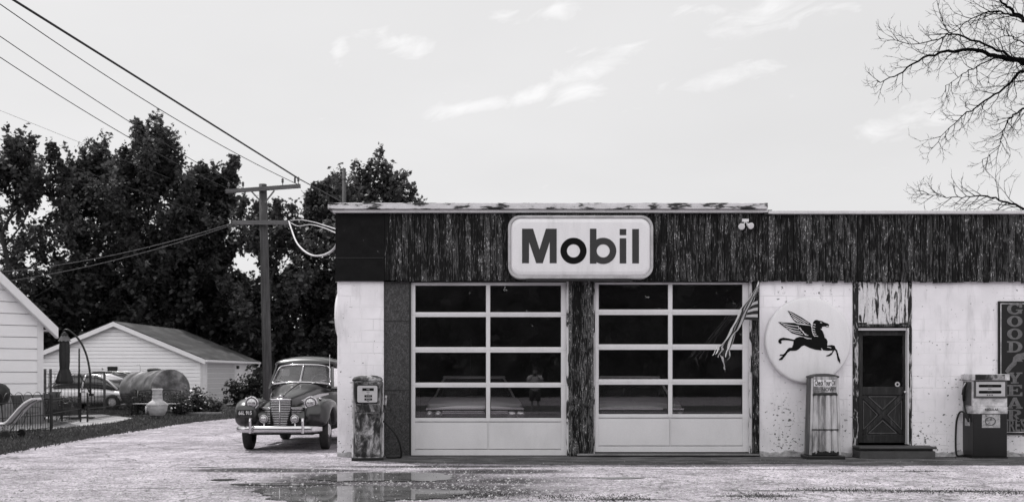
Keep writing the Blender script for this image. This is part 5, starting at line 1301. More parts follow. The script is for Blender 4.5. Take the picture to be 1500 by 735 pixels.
b = MB(); b.box(gx1_+.0, gx1_+.035, y0_-.16, y0_, 0, 2.12); b.box(gx1_, gx1_+.035, y1_, y1_+.16, 0, 2.12); b.box(gx1_, gx1_+.036, y0_-.16, y1_+.16, 2.0, 2.17); b.build('door_frame', M['trim'], gr_)
b = MB()
for i in range(8): b.box(gx1_+.004, gx1_+.016, y0_+.01, y1_-.01, .02+.25*i, .02+.25*i+.228)
b.build('roller_door', flat('roller_door_paint', .47, .6, var=.04), gr_)
wx0, wx1 = X(158,gy0), X(173,gy0); wz0, wz1 = Z(546,gy0), Z(536.5,gy0)
b = MB(); b.box(wx0-.07,wx1+.07,gy0-.05,gy0-.02,wz0-.07,wz1+.07); wf = b.build('window', M['trim'], gr_)
MB().box(wx0,wx1,gy0-.055,gy0-.0505,wz0,wz1).build('pane', M['sign_dark'], wf)
MB().box(gx1_-.0,gx1_+.12,gy0+5.55,gy0+5.7,1.75,1.92).build('wall_lamp', M['black_metal'], gr_)

# house at the far left, turned towards the drive
hc = at(62, 600, D(28)); hc.z = 0
ang = R(36); hu = Vector((math.cos(ang), math.sin(ang), 0)); hn = Vector((math.sin(ang), -math.cos(ang), 0))
def onplane(px, py):      # ray through the photo point onto the gable plane
    d = Vector(((px-PX)/F, 1.0, (PY-py)/F)); o = Vector((0,-CD,CH))
    t = (hc-o).dot(hn)/d.dot(hn); return o+d*t
def uz(px, py): p = onplane(px, py); return (p-hc).dot(hu), p.z
hs = thing('house', 'white clapboard house gable with deep eaves at the far left', 'house', (hc.x, hc.y, 0))
e1 = uz(82, 484); e2 = uz(0, 405)
sl = (e2[1]-e1[1])/(e1[0]-e2[0])         # roof pitch
zb_h = uz(30, 578)[1]; zw = e1[1]+sl*(e1[0])-.12
W_ = 9.0; zr = zw+sl*W_/2
lo = lambda z: -W_ if z <= zw else -W_+(z-zw)/sl
hi = lambda z: 0 if z <= zw else -(z-zw)/sl
lap = (uz(30,433)[1]-uz(30,450)[1])
b = MB(); clapboard(b, hc, hu, hn, lo, hi, zb_h, zr, lap, .05); b.build('siding', M['siding'], hs)
P_ = lambda u, v, z: hc+hu*u-hn*v+Vector((0,0,z))
b = MB(); b.loft([[P_(u, v, z) for u, z in ((-W_,0),(0,0),(0,zw),(-W_/2,zr),(-W_,zw))] for v in (.03, 9.0)]); b.build('wall', M['siding'], hs)
b = MB(); b.loft([[P_(u, v, z) for u, v in ((-W_-.03,-.03),(.03,-.03),(.03,9),(-W_-.03,9))] for z in (0, zb_h-.01)]); b.build('foundation', M['foundation'], hs)
b = MB(); b.loft([[P_(u, v, z) for u, v in ((-.14,-.065),(.02,-.065),(.02,.1),(-.14,.1))] for z in (zb_h, zw)]); b.build('corner_board', M['trim'], hs)
ovg = .35; eo = e1[0]
b = MB()
for s in (0, 1):
    def Q(t, v, off=0.0):      # t distance from ridge outwards
        u = -W_/2+t if s else -W_/2-t
        return P_(u, v, zr+.10-sl*t+off)
    T = W_/2+eo
    A, B, C_, E = Q(0,-ovg), Q(T,-ovg), Q(T,9.3), Q(0,9.3)
    if s: slabq(b, A, B, C_, E, .08)
    else: slabq(b, A, E, C_, B, .08)
b.build('roof', M['shingle'], hs)
b = MB()
for s in (0, 1):
    for (o0, o1, v0, v1) in ((-.20, .09, -ovg-.03, -ovg), (-.22, -.18, -ovg, 0)):
        T = W_/2+eo
        b.loft([[Q_ for Q_ in (P_((-W_/2+t if s else -W_/2-t), v0, zr+.10-sl*t+o0), P_((-W_/2+t if s else -W_/2-t), v1, zr+.10-sl*t+o0), P_((-W_/2+t if s else -W_/2-t), v1, zr+.10-sl*t+o1), P_((-W_/2+t if s else -W_/2-t), v0, zr+.10-sl*t+o1))] for t in (0, T)])
b.build('bargeboard', M['trim'], hs)
T = eo
b = MB(); b.loft([[P_(u, v, z) for u, z in ((.0, e1[1]-.02),(T-.06, e1[1]-.02),(T-.06, e1[1]+.02),(.0, e1[1]+.02))] for v in (-.02, .5)]); b.build('soffit', M['trim'], hs)

# small house far behind
sx0, sx1, sy = X(352,D(72)), X(400,D(72)), D(72)
sh_ = thing('house', 'small far white house with pale roof behind the garage, left of the wooden pole', 'house', ((sx0+sx1)/2, sy, 0))
MB().box(sx0, sx1, sy, sy+6, 0, Z(527,sy)).build('wall', M['siding'], sh_)
b = MB(); zr_ = Z(505,sy); ze_ = Z(528,sy)
b.loft([[Vector((x, y, z)) for y, z in ((sy-.4,ze_),(sy+3,zr_),(sy+6.4,ze_))] for x in (sx0-.4, sx1+.4)]); b.build('roof', flat('pale_metal_roof', .30, .6), sh_)
# ------------------------------------------------------------------ yard things
# wooden corral posts with rails behind the patio
def g_at(px, d, z=0.0): return Vector(((px-PX)*d/F, d-CD, z))
tf = thing('fence', 'tall dark wire panel fence with two posts behind the closed parasol', 'fence', tuple(g_at(110, 36)))
for px in (66, 74, 153):
    b = MB(); p = g_at(px, 36); b.box(p.x-.035, p.x+.035, p.y-.035, p.y+.035, 0, Z(540 if px < 100 else 546, D(36))); b.build('post', M['arm_wood'], tf)
b = MB(); a, c = g_at(66, 36), g_at(153, 36)
for py in (543.5, 547): b.box(a.x, c.x, a.y-.02, a.y+.02, Z(py+.7, D(36)), Z(py, D(36)))
b.build('top_rail', M['black_metal'], tf)
b = MB()
n = 18
for i in range(n+1):
    x = a.x+(c.x-a.x)*i/n; b.box(x-.006, x+.006, a.y-.006, a.y+.006, .1, Z(547, D(36)))
for k in range(6): b.box(a.x, c.x, a.y-.008, a.y-.0062, .15+.24*k, .16+.24*k)
b.build('wire_panel', M['black_metal'], tf)
# black iron fence panels along the patio
def iron_fence(label, pix, hgt, step, hoops, post_idx=True):
    pts = [gnd(*p) for p in pix]
    f = thing('fence', label, 'fence', tuple(pts[0]))
    b = MB(); hb = MB()
    for i in range(len(pts)-1):
        p, q = pts[i], pts[i+1]; L = (q-p).length; n = max(2, int(L/step)); t = (q-p)/n
        for k in range(n+(1 if i == len(pts)-2 else 0)):
            x = p+t*k; b.cyl(x+Vector((0,0,.04)), x+Vector((0,0,hgt)), .0075, n=5)
        for z in (.10, hgt*.52, hgt-.06): b.tube([p+Vector((0,0,z)), q+Vector((0,0,z))], .011, 5)
        if hoops:
            m_ = max(1, int(L/.36)); tt = (q-p)/m_
            for k in range(m_):
                x = p+tt*k; hb.tube([x+tt*(.5-.5*math.cos(a))+Vector((0,0,hgt+.18*math.sin(a))) for a in [math.pi*j/10 for j in range(11)]], .008, 5)
    b.build('bars', M['black_metal'], f)
    if hoops: hb.build('hoop_tops', M['black_metal'], f)
    for p in (pts[0], pts[-1]):
        b = MB(); b.cyl(p, p+Vector((0,0,hgt+.1)), .025, n=8); b.build('post', M['black_metal'], f)
    return f
iron_fence('low black hoop-topped iron fence panel in front of the patio chairs', [(-70,648),(-10,641),(74,632)], .84, .11, True)
iron_fence('plain low black iron fence running past the chiminea towards the drive', [(128,618.5),(160,613.5),(200,608)], .80, .105, False)
iron_fence('short black iron fence panel beside the parasol mast', [(76,628),(118,618)], .80, .11, False)

# cantilever parasol, closed
um = g_at(116, 31.5)
pa_ = thing('parasol', 'closed dark cantilever parasol hanging from a curved black arm', 'parasol', tuple(um))
def pd(px, py): return at(px, py, um.y)
b = MB(); b.tube([um, pd(116,510)], .028, 8); b.build('mast', M['black_metal'], pa_, smooth=True)
b = MB(); b.tube(smooth_path([pd(92,487),(pd(95,483)),pd(101,484),pd(112,493),pd(120,504),pd(127,521),pd(131,540),pd(132.5,558),pd(132.5,577)], 5), .034, 8); b.build('curved_arm', M['black_metal'], pa_, smooth=True)
b = MB(); b.tube([pd(116,546), pd(133,577)], .024, 8); b.box(pd(131,577).x, pd(136.5,577).x, um.y-.06, um.y+.06, Z(580,um.y), Z(576,um.y)); b.build('strut', M['black_metal'], pa_)
b = MB(); b.box(um.x-.5,um.x+.5,um.y-.05,um.y+.05,.01,.06); b.box(um.x-.05,um.x+.05,um.y-.5,um.y+.5,.0125,.062); b.build('cross_base', M['black_metal'], pa_)
cc = pd(94.5, 500); sc_ = 31.5/F
b = MB(); rings = []
for py, rad in ((487,2.5),(490,4.6),(497,6.2),(510,7.0),(520,7.0),(530,6.9),(537,6.4),(540,6.2),(545,8.0),(552,10.0),(558,11.8),(562,10.5)):
    ring = []
    for j in range(24):
        th = 2*math.pi*j/24; rr_ = rad*sc_*(1+.10*math.cos(th*8)); ring.append(Vector((cc.x+rr_*math.cos(th), cc.y+rr_*math.sin(th), Z(py, um.y))))
    rings.append(ring)
b.loft(rings); b.build('canopy', M['fabric_dark'], pa_)
b = MB(); rings = []
for py, rad in ((485.5,1.2),(488.5,3.2),(493,5.6),(499,8.2)):
    rings.append([Vector((cc.x+(rad+(.8 if j % 2 else -.3))*sc_*math.cos(2*math.pi*j/20), cc.y+(rad+(.8 if j % 2 else -.3))*sc_*math.sin(2*math.pi*j/20), Z(py+(1.2 if j % 2 else 0), um.y))) for j in range(20)])
b.loft(rings); b.build('canopy_vent', flat('sun_bleached_canvas', .16, .9), pa_)
b = MB(); b.ring((cc.x, Z(539.5, um.y)), 6.6*sc_, 5.6*sc_, 0, .03, 20); b.v = [(v[0], cc.y+(v[2]-Z(539.5,um.y)), Z(539.5,um.y)+v[1]) for v in b.v]; b.build('strap', M['fabric_dark'], pa_)

# lounger with raised back
lp = gnd(20, 641)
lo_ = thing('sun_lounger', 'pale curved sun lounger with small wheel standing on the grass by the hoop fence', 'sun lounger', (lp.x, lp.y, 0))
def pl(px, py, dy=0.0): return at(px, py, lp.y+dy)
seatp = [(-62,622),(-40,622),(-20,621),(-4,621),(5,620.5),(12,620),(17,617),(24,609),(33,598.5),(42,590),(50,585.5),(54,584)]
rings = []
for i, (px, py) in enumerate(seatp):
    p = pl(px, py); rings.append([p+Vector((0,-.22,.030)), p+Vector((0,.22,.030)), p+Vector((0,.22,-.022)), p+Vector((0,-.22,-.022))])
b = MB(); b.loft(rings); b.build('cushion', M['fabric_light'], lo_, smooth=False, bevel=.012)
b = MB()
for s in (-.24,.24): b.tube([pl(px,py+1.6,s) for px, py in seatp], .018, 6)
b.build('side_rail', M['mesh_dark'], lo_, smooth=True)
b = MB()
for px0_, px1_ in ((3,12),(-45,-50)):
    for s in (-.30,.30): b.tube([pl(px0_,623,s), Vector((pl(px1_,640,s).x, pl(0,0,s).y, .03))], .016, 6)
for s in (-.3,.3): b.tube([pl(8,622,s), pl(14,633,s), pl(34,602,s)], .012, 6)
b.build('frame', M['mesh_dark'], lo_, smooth=True)
for s in (-.34,.34):
    b = MB(); p = gnd(20,641); b.lathe([(.03,-.02),(.085,-.02),(.095,-.012),(.095,.012),(.085,.02),(.03,.02)], (p.x, lp.y+s, .095), (0,1,0), 18); b.build('wheel', M['black_rubber'], lo_)
b = MB(); b.tube([Vector((lp.x, lp.y-.33, .095)), Vector((lp.x, lp.y+.33, .095))], .012, 6); b.build('axle', M['black_metal'], lo_)

# sling chairs, table and a covered grill
def chair(label, px, d, rz):
    p = g_at(px, d); c = thing('patio_chair', label, 'chair', tuple(p), rz, 'dark sling chairs on the patio')
    b = MB(); b.loft([[Vector((x, y, z)) for x, z in ((-.24,z0),(.24,z0),(.24,z0+.02),(-.24,z0+.02))] for y, z0 in ((-.25,.44),(.0,.41),(.22,.42))]); b.build('seat', M['mesh_dark'], c, local=True)
    b = MB(); b.loft([[Vector((x, y+q, z)) for x, q in ((-.24,0),(.24,0),(.24,.02),(-.24,.02))] for y, z in ((.22,.43),(.30,.75),(.38,1.02))]); b.build('backrest', M['mesh_dark'], c, local=True)
    for s in (-1, 1):
        b = MB(); b.tube([(s*.27,-.30,.0),(s*.27,-.26,.62),(s*.27,.05,.65),(s*.27,.27,.62)], .014, 6); b.tube([(s*.27,.36,0),(s*.27,.18,.42),(s*.27,.27,.62),(s*.26,.40,1.04)], .014, 6); b.build('side_frame', M['black_metal'], c, local=True)
    c.scale = (.86,.86,.84)
    return c
chair('dark sling chair with its back to the parasol, right of the round table', 84, 30.2, R(65))
chair('dark sling chair farthest right on the patio, under the hanging parasol', 103, 30.8, R(112))
chair('dark sling chair behind the patio table near the house corner', 50, 31.0, R(15))
chair('dark sling chair left of the table, close to the house wall', 22, 27.8, R(80))
chair('dark sling chair nearest the hoop fence, turned towards the table', 40, 27.0, R(150))
chair('dark sling chair beyond the table, in front of the tall fence posts', 70, 33.0, R(-20))
tp = g_at(58, 29.2)
tb = thing('patio_table', 'dark patio table with thin top among the sling chairs', 'table', tuple(tp))
b = MB(); b.box(tp.x-.75,tp.x+.55,tp.y-.5,tp.y+.5,.70,.735); b.build('tabletop', M['black_metal'], tb, bevel=.01)
for sx_, sy_ in ((-.68,-.42),(.48,-.42),(.48,.42),(-.68,.42)):
    b = MB(); b.cyl((tp.x+sx_,tp.y+sy_,0),(tp.x+sx_,tp.y+sy_,.70),.022,n=6); b.build('leg', M['black_metal'], tb)
kp = g_at(-2, 25.5)
kg = thing('kettle_grill', 'dark covered grill cut by the left photo edge beside the lounger', 'grill', tuple(kp))
b = MB(); b.lathe([(.02,.62),(.16,.66),(.25,.78),(.28,.93),(.26,1.06),(.17,1.17),(.04,1.22),(.001,1.225)], kp, (0,0,1), 20); b.build('bowl', M['black_metal'], kg, smooth=True)
for a in (90, 210, 330):
    b = MB(); b.cyl(kp+Vector((.24*math.cos(R(a)),.24*math.sin(R(a)),0)), kp+Vector((.12*math.cos(R(a)),.12*math.sin(R(a)),.7)), .014, n=6); b.build('leg', M['black_metal'], kg)

# chiminea
cp = gnd(230.5, 613)
ch_ = thing('chiminea', 'pale clay chiminea with tall ringed neck standing in front of the black bench', 'chiminea', tuple(cp))
q = cp.y+CD; s_ = q/F
b = MB(); b.lathe([(7*s_,3*s_),(10.5*s_,6*s_),(13.6*s_,13*s_),(14.3*s_,19*s_),(13.2*s_,23*s_),(9.5*s_,25.6*s_),(7.6*s_,27*s_),(7.0*s_,31*s_),(7.5*s_,31.6*s_),(7.0*s_,32.4*s_),(6.7*s_,36*s_),(7.2*s_,36.6*s_),(6.7*s_,37.3*s_),(6.8*s_,41*s_),(7.9*s_,43.6*s_),(7.0*s_,44.2*s_),(5.4*s_,43.4*s_),(5.2*s_,40*s_)], cp, (0,0,1), 32, cap=False); bd = b.build('pot', M['clay'], ch_, smooth=True)
b = MB()
for k in range(26):
    a = 2*math.pi*k/26; rr_ = 14.35*s_; b.box(cp.x+rr_*math.cos(a)-.018, cp.x+rr_*math.cos(a)+.018, cp.y+rr_*math.sin(a)-.018, cp.y+rr_*math.sin(a)+.018, 19.5*s_, 21.0*s_)
b.build('raised_band', M['clay'], ch_)
b = MB(); m_ = Matrix.Translation(cp+Vector((-12.2*s_, -4.5*s_, 13*s_))); b.lathe([(.07,0),(.12,.04),(.13,.07),(.10,.075),(.001,.03)], (0,0,0), (-.93,-.36,0), 18); b.xf(m_); b.build('fire_mouth', M['clay'], ch_, smooth=True)
b = MB(); b.ring((0,0), 9*s_, 8*s_, -.015, .015, 20); b.v = [(cp.x+v[0], cp.y+v[2], 4.5*s_+v[1]) for v in b.v]
for a in (30,150,270): b.cyl(cp+Vector((8.5*s_*math.cos(R(a)),8.5*s_*math.sin(R(a)),4.5*s_)), cp+Vector((10*s_*math.cos(R(a)),10*s_*math.sin(R(a)),0)), .012, n=6)
b.build('iron_stand', M['black_metal'], ch_)

# garden bench with cast iron ends
bp_ = g_at(233, 33.6)
bn = thing('garden_bench', 'black iron garden bench with scrolled back behind the chiminea', 'bench', (bp_.x, bp_.y, 0))
w0, w1 = X(198, bp_.y), X(263, bp_.y)
for k, x in enumerate((w0, w1)):
    b = MB(); b.tube([(x,bp_.y-.28,0),(x,bp_.y-.26,.42),(x,bp_.y-.30,.62),(x,bp_.y+.12,.64)], .022, 6); b.tube([(x,bp_.y+.28,0),(x,bp_.y+.12,.42),(x,bp_.y+.26,.88)], .022, 6); b.tube([(x,bp_.y-.27,.42),(x,bp_.y+.12,.42)], .02, 6); b.build('end_frame', M['black_metal'], bn, smooth=True)
b = MB()
for k in range(5): b.box(w0, w1, bp_.y-.27+.085*k, bp_.y-.21+.085*k, .42, .445)
b.build('seat', flat('pale_slats', .38, .8), bn)
b = MB(); b.tube([(w0+(w1-w0)*k/12, bp_.y+.26, .86+.06*math.sin(math.pi*k/12)) for k in range(13)], .02, 6); b.tube([(w0,bp_.y+.15,.50),(w1,bp_.y+.15,.50)], .014, 6)
for k in range(7):
    cx_ = w0+(w1-w0)*(k+.5)/7; b.tube([(cx_+.085*math.cos(a), bp_.y+.2, .68+.15*math.sin(a)) for a in [2*math.pi*j/14 for j in range(15)]], .012, 5); b.tube([(cx_+.04*math.cos(a), bp_.y+.2, .68+.07*math.sin(a)) for a in [2*math.pi*j/10 for j in range(11)]], .010, 5)
b.build('backrest', M['black_metal'], bn)

# horizontal storage tank
tk0 = at(201, 571, D(38.4)); tk1 = at(250, 570, D(36.2))
tk = thing('storage_tank', 'large weathered horizontal steel tank lying behind the bench', 'tank', ((tk0.x+tk1.x)/2, (tk0.y+tk1.y)/2, 0), 0)
ax = (tk1-tk0).normalized(); L = (tk1-tk0).length; rt_ = .74
b = MB(); b.lathe([(.001,-.20),(.35,-.16),(.62,-.07),(rt_*.97,.02),(rt_,.08),(rt_,L*.33),(rt_*1.012,L*.335),(rt_,L*.34),(rt_,L*.75),(rt_*1.012,L*.755),(rt_,L*.76),(rt_,L-.03),(rt_*1.02,L-.02),(rt_*1.02,L+.01),(rt_*.97,L+.015),(rt_*.6,L+.05),(.001,L+.07)], tk0, ax, 40, cap=False); b.build('shell', M['tank'], tk, smooth=True)
c_ = (tk0+tk1)/2
b = MB()
for t in (.2,.8):
    p = tk0.lerp(tk1, t); b.box(p.x-.08,p.x+.08,p.y-.55,p.y+.55,0,p.z-.62)
b.build('saddle', M['foundation'], tk)
b = MB(); p = tk0.lerp(tk1,.52)+Vector((0,0,rt_)); b.lathe([(.24,-.03),(.26,.03),(.24,.06),(.12,.09),(.001,.10)], p, (0,0,1), 20); b.build('hatch_lid', M['black_metal'], tk)
b = MB(); p = tk0.lerp(tk1,.10)+Vector((0,0,rt_-.06)); b.tube([p, p+Vector((0,0,.28)), p+Vector((-.03,0,.34)), p+Vector((-.10,0,.33)), p+Vector((-.11,0,.27))], .02, 6); b.lathe([(.05,-.02),(.05,.06),(.03,.07)], tk0.lerp(tk1,.2)+Vector((0,0,rt_-.02)), (0,0,1), 10); b.build('vent_pipe', M['edge_clean'], tk)
b = MB(); b.box(tk0.lerp(tk1,.62).x, tk0.lerp(tk1,.9).x, c_.y-.9, c_.y-.82, tk1.z+.56, tk1.z+.60); b.build('handle_rail', M['edge_clean'], tk)

# parked cars beyond the fence: rounded saloon and a taller estate
def round_car(name, label, px, d, rz, paint, L=4.1, H=1.42, van=False):
    root = thing(name, label, 'car', tuple(g_at(px, d)), rz)
    # length along x, nose at +x
    def side(t): return t
    low = [(-L/2,.42,.62,.70),(-L/2+.12,.28,.82,.80),(-L/2+.6,.22,.90,.85),(-.6,.2,.90,.87),(.6,.2,.89,.87),(L/2-.9,.22,.84,.86),(L/2-.35,.26,.74,.80),(L/2-.08,.32,.62,.66),(L/2,.40,.54,.50)]
    if van: low = [(-L/2,.42,1.0,.80),(-L/2+.1,.28,1.05,.86),(-.6,.24,1.05,.9),(.7,.24,1.04,.9),(L/2-.5,.26,.95,.86),(L/2-.08,.34,.80,.74),(L/2,.42,.68,.6)]
    rings = []
    for x, z0, z1, w_ in low:
        half = [(w_*.86,z0),(w_,z0+.14),(w_*1.01,(z0+z1)/2),(w_*.97,z1-.06),(w_*.86,z1)]
        rings.append([Vector((x,y,z)) for y, z in half]+[Vector((x,-y,z)) for y, z in half[::-1]])
    b = MB(); b.loft(rings); b.build('body', paint, root, local=True, smooth=True, subsurf=1)
    zb = .86 if not van else 1.03
    gp_ = [(-L/2+.25,zb,zb+.02),(-L/2+.75,zb,H-.14),(-L/2+1.2,zb,H-.02),(-.2,zb,H),(.35,zb,H-.03),(.85,zb,H-.22),(1.35,zb-.03,zb)]
    rings = []
    for x, z0, z1 in gp_:
        wt = .80-.24*(z1-z0)/.6
        rings.append([Vector((x,.80,z0-.04)),Vector((x,(.80+wt)/2+.03,(z0+z1)/2)),Vector((x,wt,z1-.02)),Vector((x,wt*.5,z1+.01)),Vector((x,-wt*.5,z1+.01)),Vector((x,-wt,z1-.02)),Vector((x,-(.80+wt)/2-.03,(z0+z1)/2)),Vector((x,-.80,z0-.04))])
    b = MB(); b.loft(rings); b.build('windows', flat('tinted_glass', .05, .08, spec=.7), root, local=True, smooth=True, subsurf=1)
    b = MB()
    for s in (-1,1):
        b.tube([Vector((x, s*(.80-.24*(z1-z0)/.6+.0), z1-.005)) for x, z0, z1 in gp_], .04, 6)
        b.tube([(-.15,s*.82,zb-.02),(-.1,s*.60,H-.03)], .035, 6)
    rings = [[Vector((x, y, z1-.02+q)) for y, q in ((-.5,.0),(.5,.0),(.42,.045),(-.42,.045))] for x, z0, z1 in gp_[1:6]]
    b.loft(rings); b.build('roof', paint, root, local=True, smooth=True)
    for sx_ in (-L/2+.75, L/2-.78):
        for s in (-1,1):
            b = MB(); h=.09; b.lathe([(.19,-h),(.29,-h),(.315,-.05),(.315,.05),(.29,h),(.19,h)], (sx_, s*.78, .315), (0,1,0), 24, cap=False); b.build('tyre', M['tyre'], root, local=True, smooth=True)
            b = MB(); b.lathe([(.001,.02),(.06,.03),(.19,.01),(.2,-.08),(.001,-.08)], (sx_, s*.82, .315), (0,s,0), 20, cap=False); b.build('rim', M['edge_clean'], root, local=True, smooth=True)
    for s in (-1,1):
        b = MB(); b.lathe([(.10,0),(.09,.03),(.001,.05)], (L/2-.28, s*.60, .66), (.8,s*.35,.3), 16); b.build('headlight', M['lamp_glass'], root, local=True, smooth=True)
    b = MB()
    for s in (-1,1): b.box(-.12,.02,s*.885-.01,s*.885+.01,.74,.77)
    b.build('handle', M['black_rubber'], root, local=True)
    return root
round_car('parked_car', 'light rounded car parked behind the black fence, left of the tank', 141, 40.0, R(-6), M['car_silver'], L=3.9, H=1.45)
round_car('parked_car', 'dark taller car mostly hidden between the light car and the tank', 178, 43.2, R(-3), M['car_dark'], L=4.3, H=1.56, van=True)

# ------------------------------------------------------------------ foliage
def leaves(pts, size, rs, up=0.25, aspect=.7):
    """one folded diamond leaf per point; returns verts, faces as arrays"""
    n = len(pts); P = np.asarray(pts, dtype=np.float64)
    nrm = rs.normal(size=(n,3)); nrm[:,2] = np.abs(nrm[:,2])+up; nrm /= np.linalg.norm(nrm,axis=1)[:,None]
    a = rs.normal(size=(n,3)); a -= nrm*(a*nrm).sum(1)[:,None]; a /= np.linalg.norm(a,axis=1)[:,None]
    c = np.cross(nrm, a); s = size*(.5+.9*rs.rand(n,1)**1.6)
    v = np.empty((n,4,3))
    v[:,0] = P-a*s*.5; v[:,1] = P+c*s*aspect*.5+nrm*s*.10; v[:,2] = P+a*s*.55; v[:,3] = P-c*s*aspect*.5+nrm*s*.10
    f = np.arange(4*n).reshape(n,4)
    return v.reshape(-1,3), f
def mesh_np(name, v, f, mat, parent):
    me = bpy.data.meshes.new(name); n = len(f)
    o0 = ORIG.get(parent, (Vector((0,0,0)),0))[0] if parent else Vector((0,0,0))
    v = np.asarray(v)-np.array([[o0.x,o0.y,o0.z]])
    me.vertices.add(len(v)); me.vertices.foreach_set('co', v.astype(np.float32).ravel())
    me.loops.add(n*4); me.loops.foreach_set('vertex_index', np.asarray(f).astype(np.int32).ravel())
    me.polygons.add(n); me.polygons.foreach_set('loop_start', (np.arange(n)*4).astype(np.int32)); me.polygons.foreach_set('loop_total', np.full(n,4,dtype=np.int32))
    me.update(calc_edges=True); me.materials.append(mat)
    o = bpy.data.objects.new(name, me); COL.objects.link(o)
    if parent: o.parent = parent
    return o
def tree(name, label, px, d, top, half, base_z, seed, mat='leaf', limbs=34, subs=9, per=46, leaf=.30, spiky=1.0, group='tall trees behind the garage', lean=0.0, gap=0.0, sprigs=(), cat='tree'):
    rs = np.random.RandomState(seed); root_p = g_at(px, d)
    t = thing(name, label, cat, tuple(root_p), 0, group)
    H = Z(top, D(d)); rad = half*d/F
    b = MB()
    th = H*.80; tips = []
    tr = [Vector((root_p.x+lean*(k/6)**1.5+rs.normal()*.08*k, root_p.y+rs.normal()*.08*k, th*k/6)) for k in range(7)]
    r0 = max(.14, H*.021); b.tube(tr, [r0*(1.25-1.05*k/6) for k in range(7)], 9)
    zc0 = base_z
    for i in range(limbs):
        f = (i+.5)/limbs
        if rs.rand() < gap: continue
        zt = zc0+(H-zc0)*(f**.85)
        # crown profile: full in the middle, narrowing at the top
        pr = rad*(math.sin(math.pi*min(1,(.16+.84*f)))**.55 if f < .98 else .12)*(.58+.52*rs.rand())
        az = i*2.399+rs.normal()*.35
        tgt = Vector((root_p.x+lean*f+pr*math.cos(az), root_p.y+.85*pr*math.sin(az), zt))
        zs = max(H*.10, min(th*.98, zt-pr*.75-rs.rand()*H*.06))
        k = zs/th*6; k0 = min(5,int(k)); st_ = tr[k0].lerp(tr[k0+1], k-k0)
        mid = st_.lerp(tgt,.55)+Vector((rs.normal()*.2, rs.normal()*.2, -.05*pr))
        b.tube([st_, mid, tgt], [r0*.34*(1-.5*f), r0*.2*(1-.4*f), .015], 5)
        for j in range(4 if f > .25 else 1):      # long thin leafy shoots past the limb end
            dv = (tgt-st_).normalized()*.8+Vector((rs.normal()*.55, rs.normal()*.55, .35+.45*rs.rand()+.35*spiky*f)); ln = (.8+1.3*rs.rand())*min(1.0, rad/3.0)
            e = tgt+dv.normalized()*ln; b.tube([tgt, e], [.02,.006], 3, cap=False)
            m_ = int(26*(.6+.8*rs.rand())); tt = rs.rand(m_)
            tips.append(np.array(tgt)[None]*(1-tt)[:,None]+np.array(e)[None]*tt[:,None]+rs.normal(size=(m_,3))*(.07+.13*(1-tt))[:,None])
        for j in range(subs):
            q = .30+.70*(j+rs.rand())/subs
            o = mid.lerp(tgt,(q-.5)/.5) if q > .5 else st_.lerp(mid, q/.5)
            dv = (tgt-st_).normalized()*.7+Vector((rs.normal()*.6, rs.normal()*.6, .25+rs.normal()*.35+.5*spiky*(f > .6)))
            ln = (.55+.75*rs.rand())*(rad*.30+.35)*(1.15 if f > .8 else 1.0)
            e = o+dv.normalized()*ln
            b.tube([o, e], [.022,.008], 3, cap=False)
            m_ = int(per*1.25*(.4+1.1*rs.rand()))
            tt = rs.rand(m_)**.75
            w_ = (.16+.30*(1-tt))*ln*.50
            pts = np.array(o)[None,:]*(1-tt)[:,None]+np.array(e)[None,:]*tt[:,None]+rs.normal(size=(m_,3))*w_[:,None]
            tips.append(pts)
    for (qx, qt, qb) in sprigs:          # upright leafy shoots that break the outline
        e = at(qx, qt, D(d)); o = at(qx+rs.normal()*5, qb+40, D(d)); b.tube([o, o.lerp(e,.6)+Vector((rs.normal()*.1,0,0)), e], [.05,.03,.01], 4, cap=False)
        hgt = (e-o).length
        for j in range(int(hgt/.42)):
            f_ = (j+.6)/int(hgt/.42+1); c0 = o.lerp(e, f_); rr_ = (.20+.85*(1-f_))*.95
            for k in range(3):
                a = rs.rand()*6.28; e2 = c0+Vector((rr_*math.cos(a), rr_*math.sin(a), .25+.3*rs.rand())); m_ = 26; tt = rs.rand(m_)
                tips.append(np.array(c0)[None]*(1-tt)[:,None]+np.array(e2)[None]*tt[:,None]+rs.normal(size=(m_,3))*.13)
    pts = np.concatenate(tips); pts = pts[pts[:,2] > .15]
    v, f = leaves(pts, leaf, rs)
    b.build('trunk', M['bark'], t, smooth=True)
    mesh_np('crown', v, f, M[mat], t)
    return t
tree('broadleaf_tree', 'leftmost tall open tree with sky showing through its crown', 14, 56, 222, 88, 4.2, 11, 'leaf', 28, 8, 32, .30, 1.2, gap=.24, sprigs=((46,196,235),(73,206,245),(8,214,250),(-20,205,240),(96,236,270)))
tree('broadleaf_tree', 'broad dark tree second from the left, with a rounded dense top', 142, 62, 232, 70, 2.5, 12, 'leaf', 46, 10, 46, .29, sprigs=((138,226,262),(168,228,260),(112,246,275)))
tree('broadleaf_tree', 'tallest tree with a narrow spire behind the garage', 226, 60, 208, 92, 3.0, 13, 'leaf', 56, 10, 46, .29, 1.2, sprigs=((205,176,215),(185,212,240),(262,222,250),(240,206,235),(286,240,268)))
tree('broadleaf_tree', 'tree with one upright leafy shoot just left of the wooden pole', 306, 61, 262, 46, 3.0, 14, 'leaf', 38, 9, 42, .33, 1.4, sprigs=((345,227,275),(332,243,280),(318,252,285)))
tree('broadleaf_tree', 'lower ragged tree with open twigs directly behind the wooden pole', 398, 58, 322, 60, 2.0, 15, 'leaf_b', 28, 8, 24, .28, 1.8, gap=.3, sprigs=((356,285,330),(376,292,335),(408,288,335),(428,296,340)))
tree('broadleaf_tree', 'tree rising behind the left corner of the station roof', 484, 63, 274, 48, 2.0, 16, 'leaf', 38, 9, 44, .32, 1.4, sprigs=((470,266,295),(492,258,290),(452,292,320)))
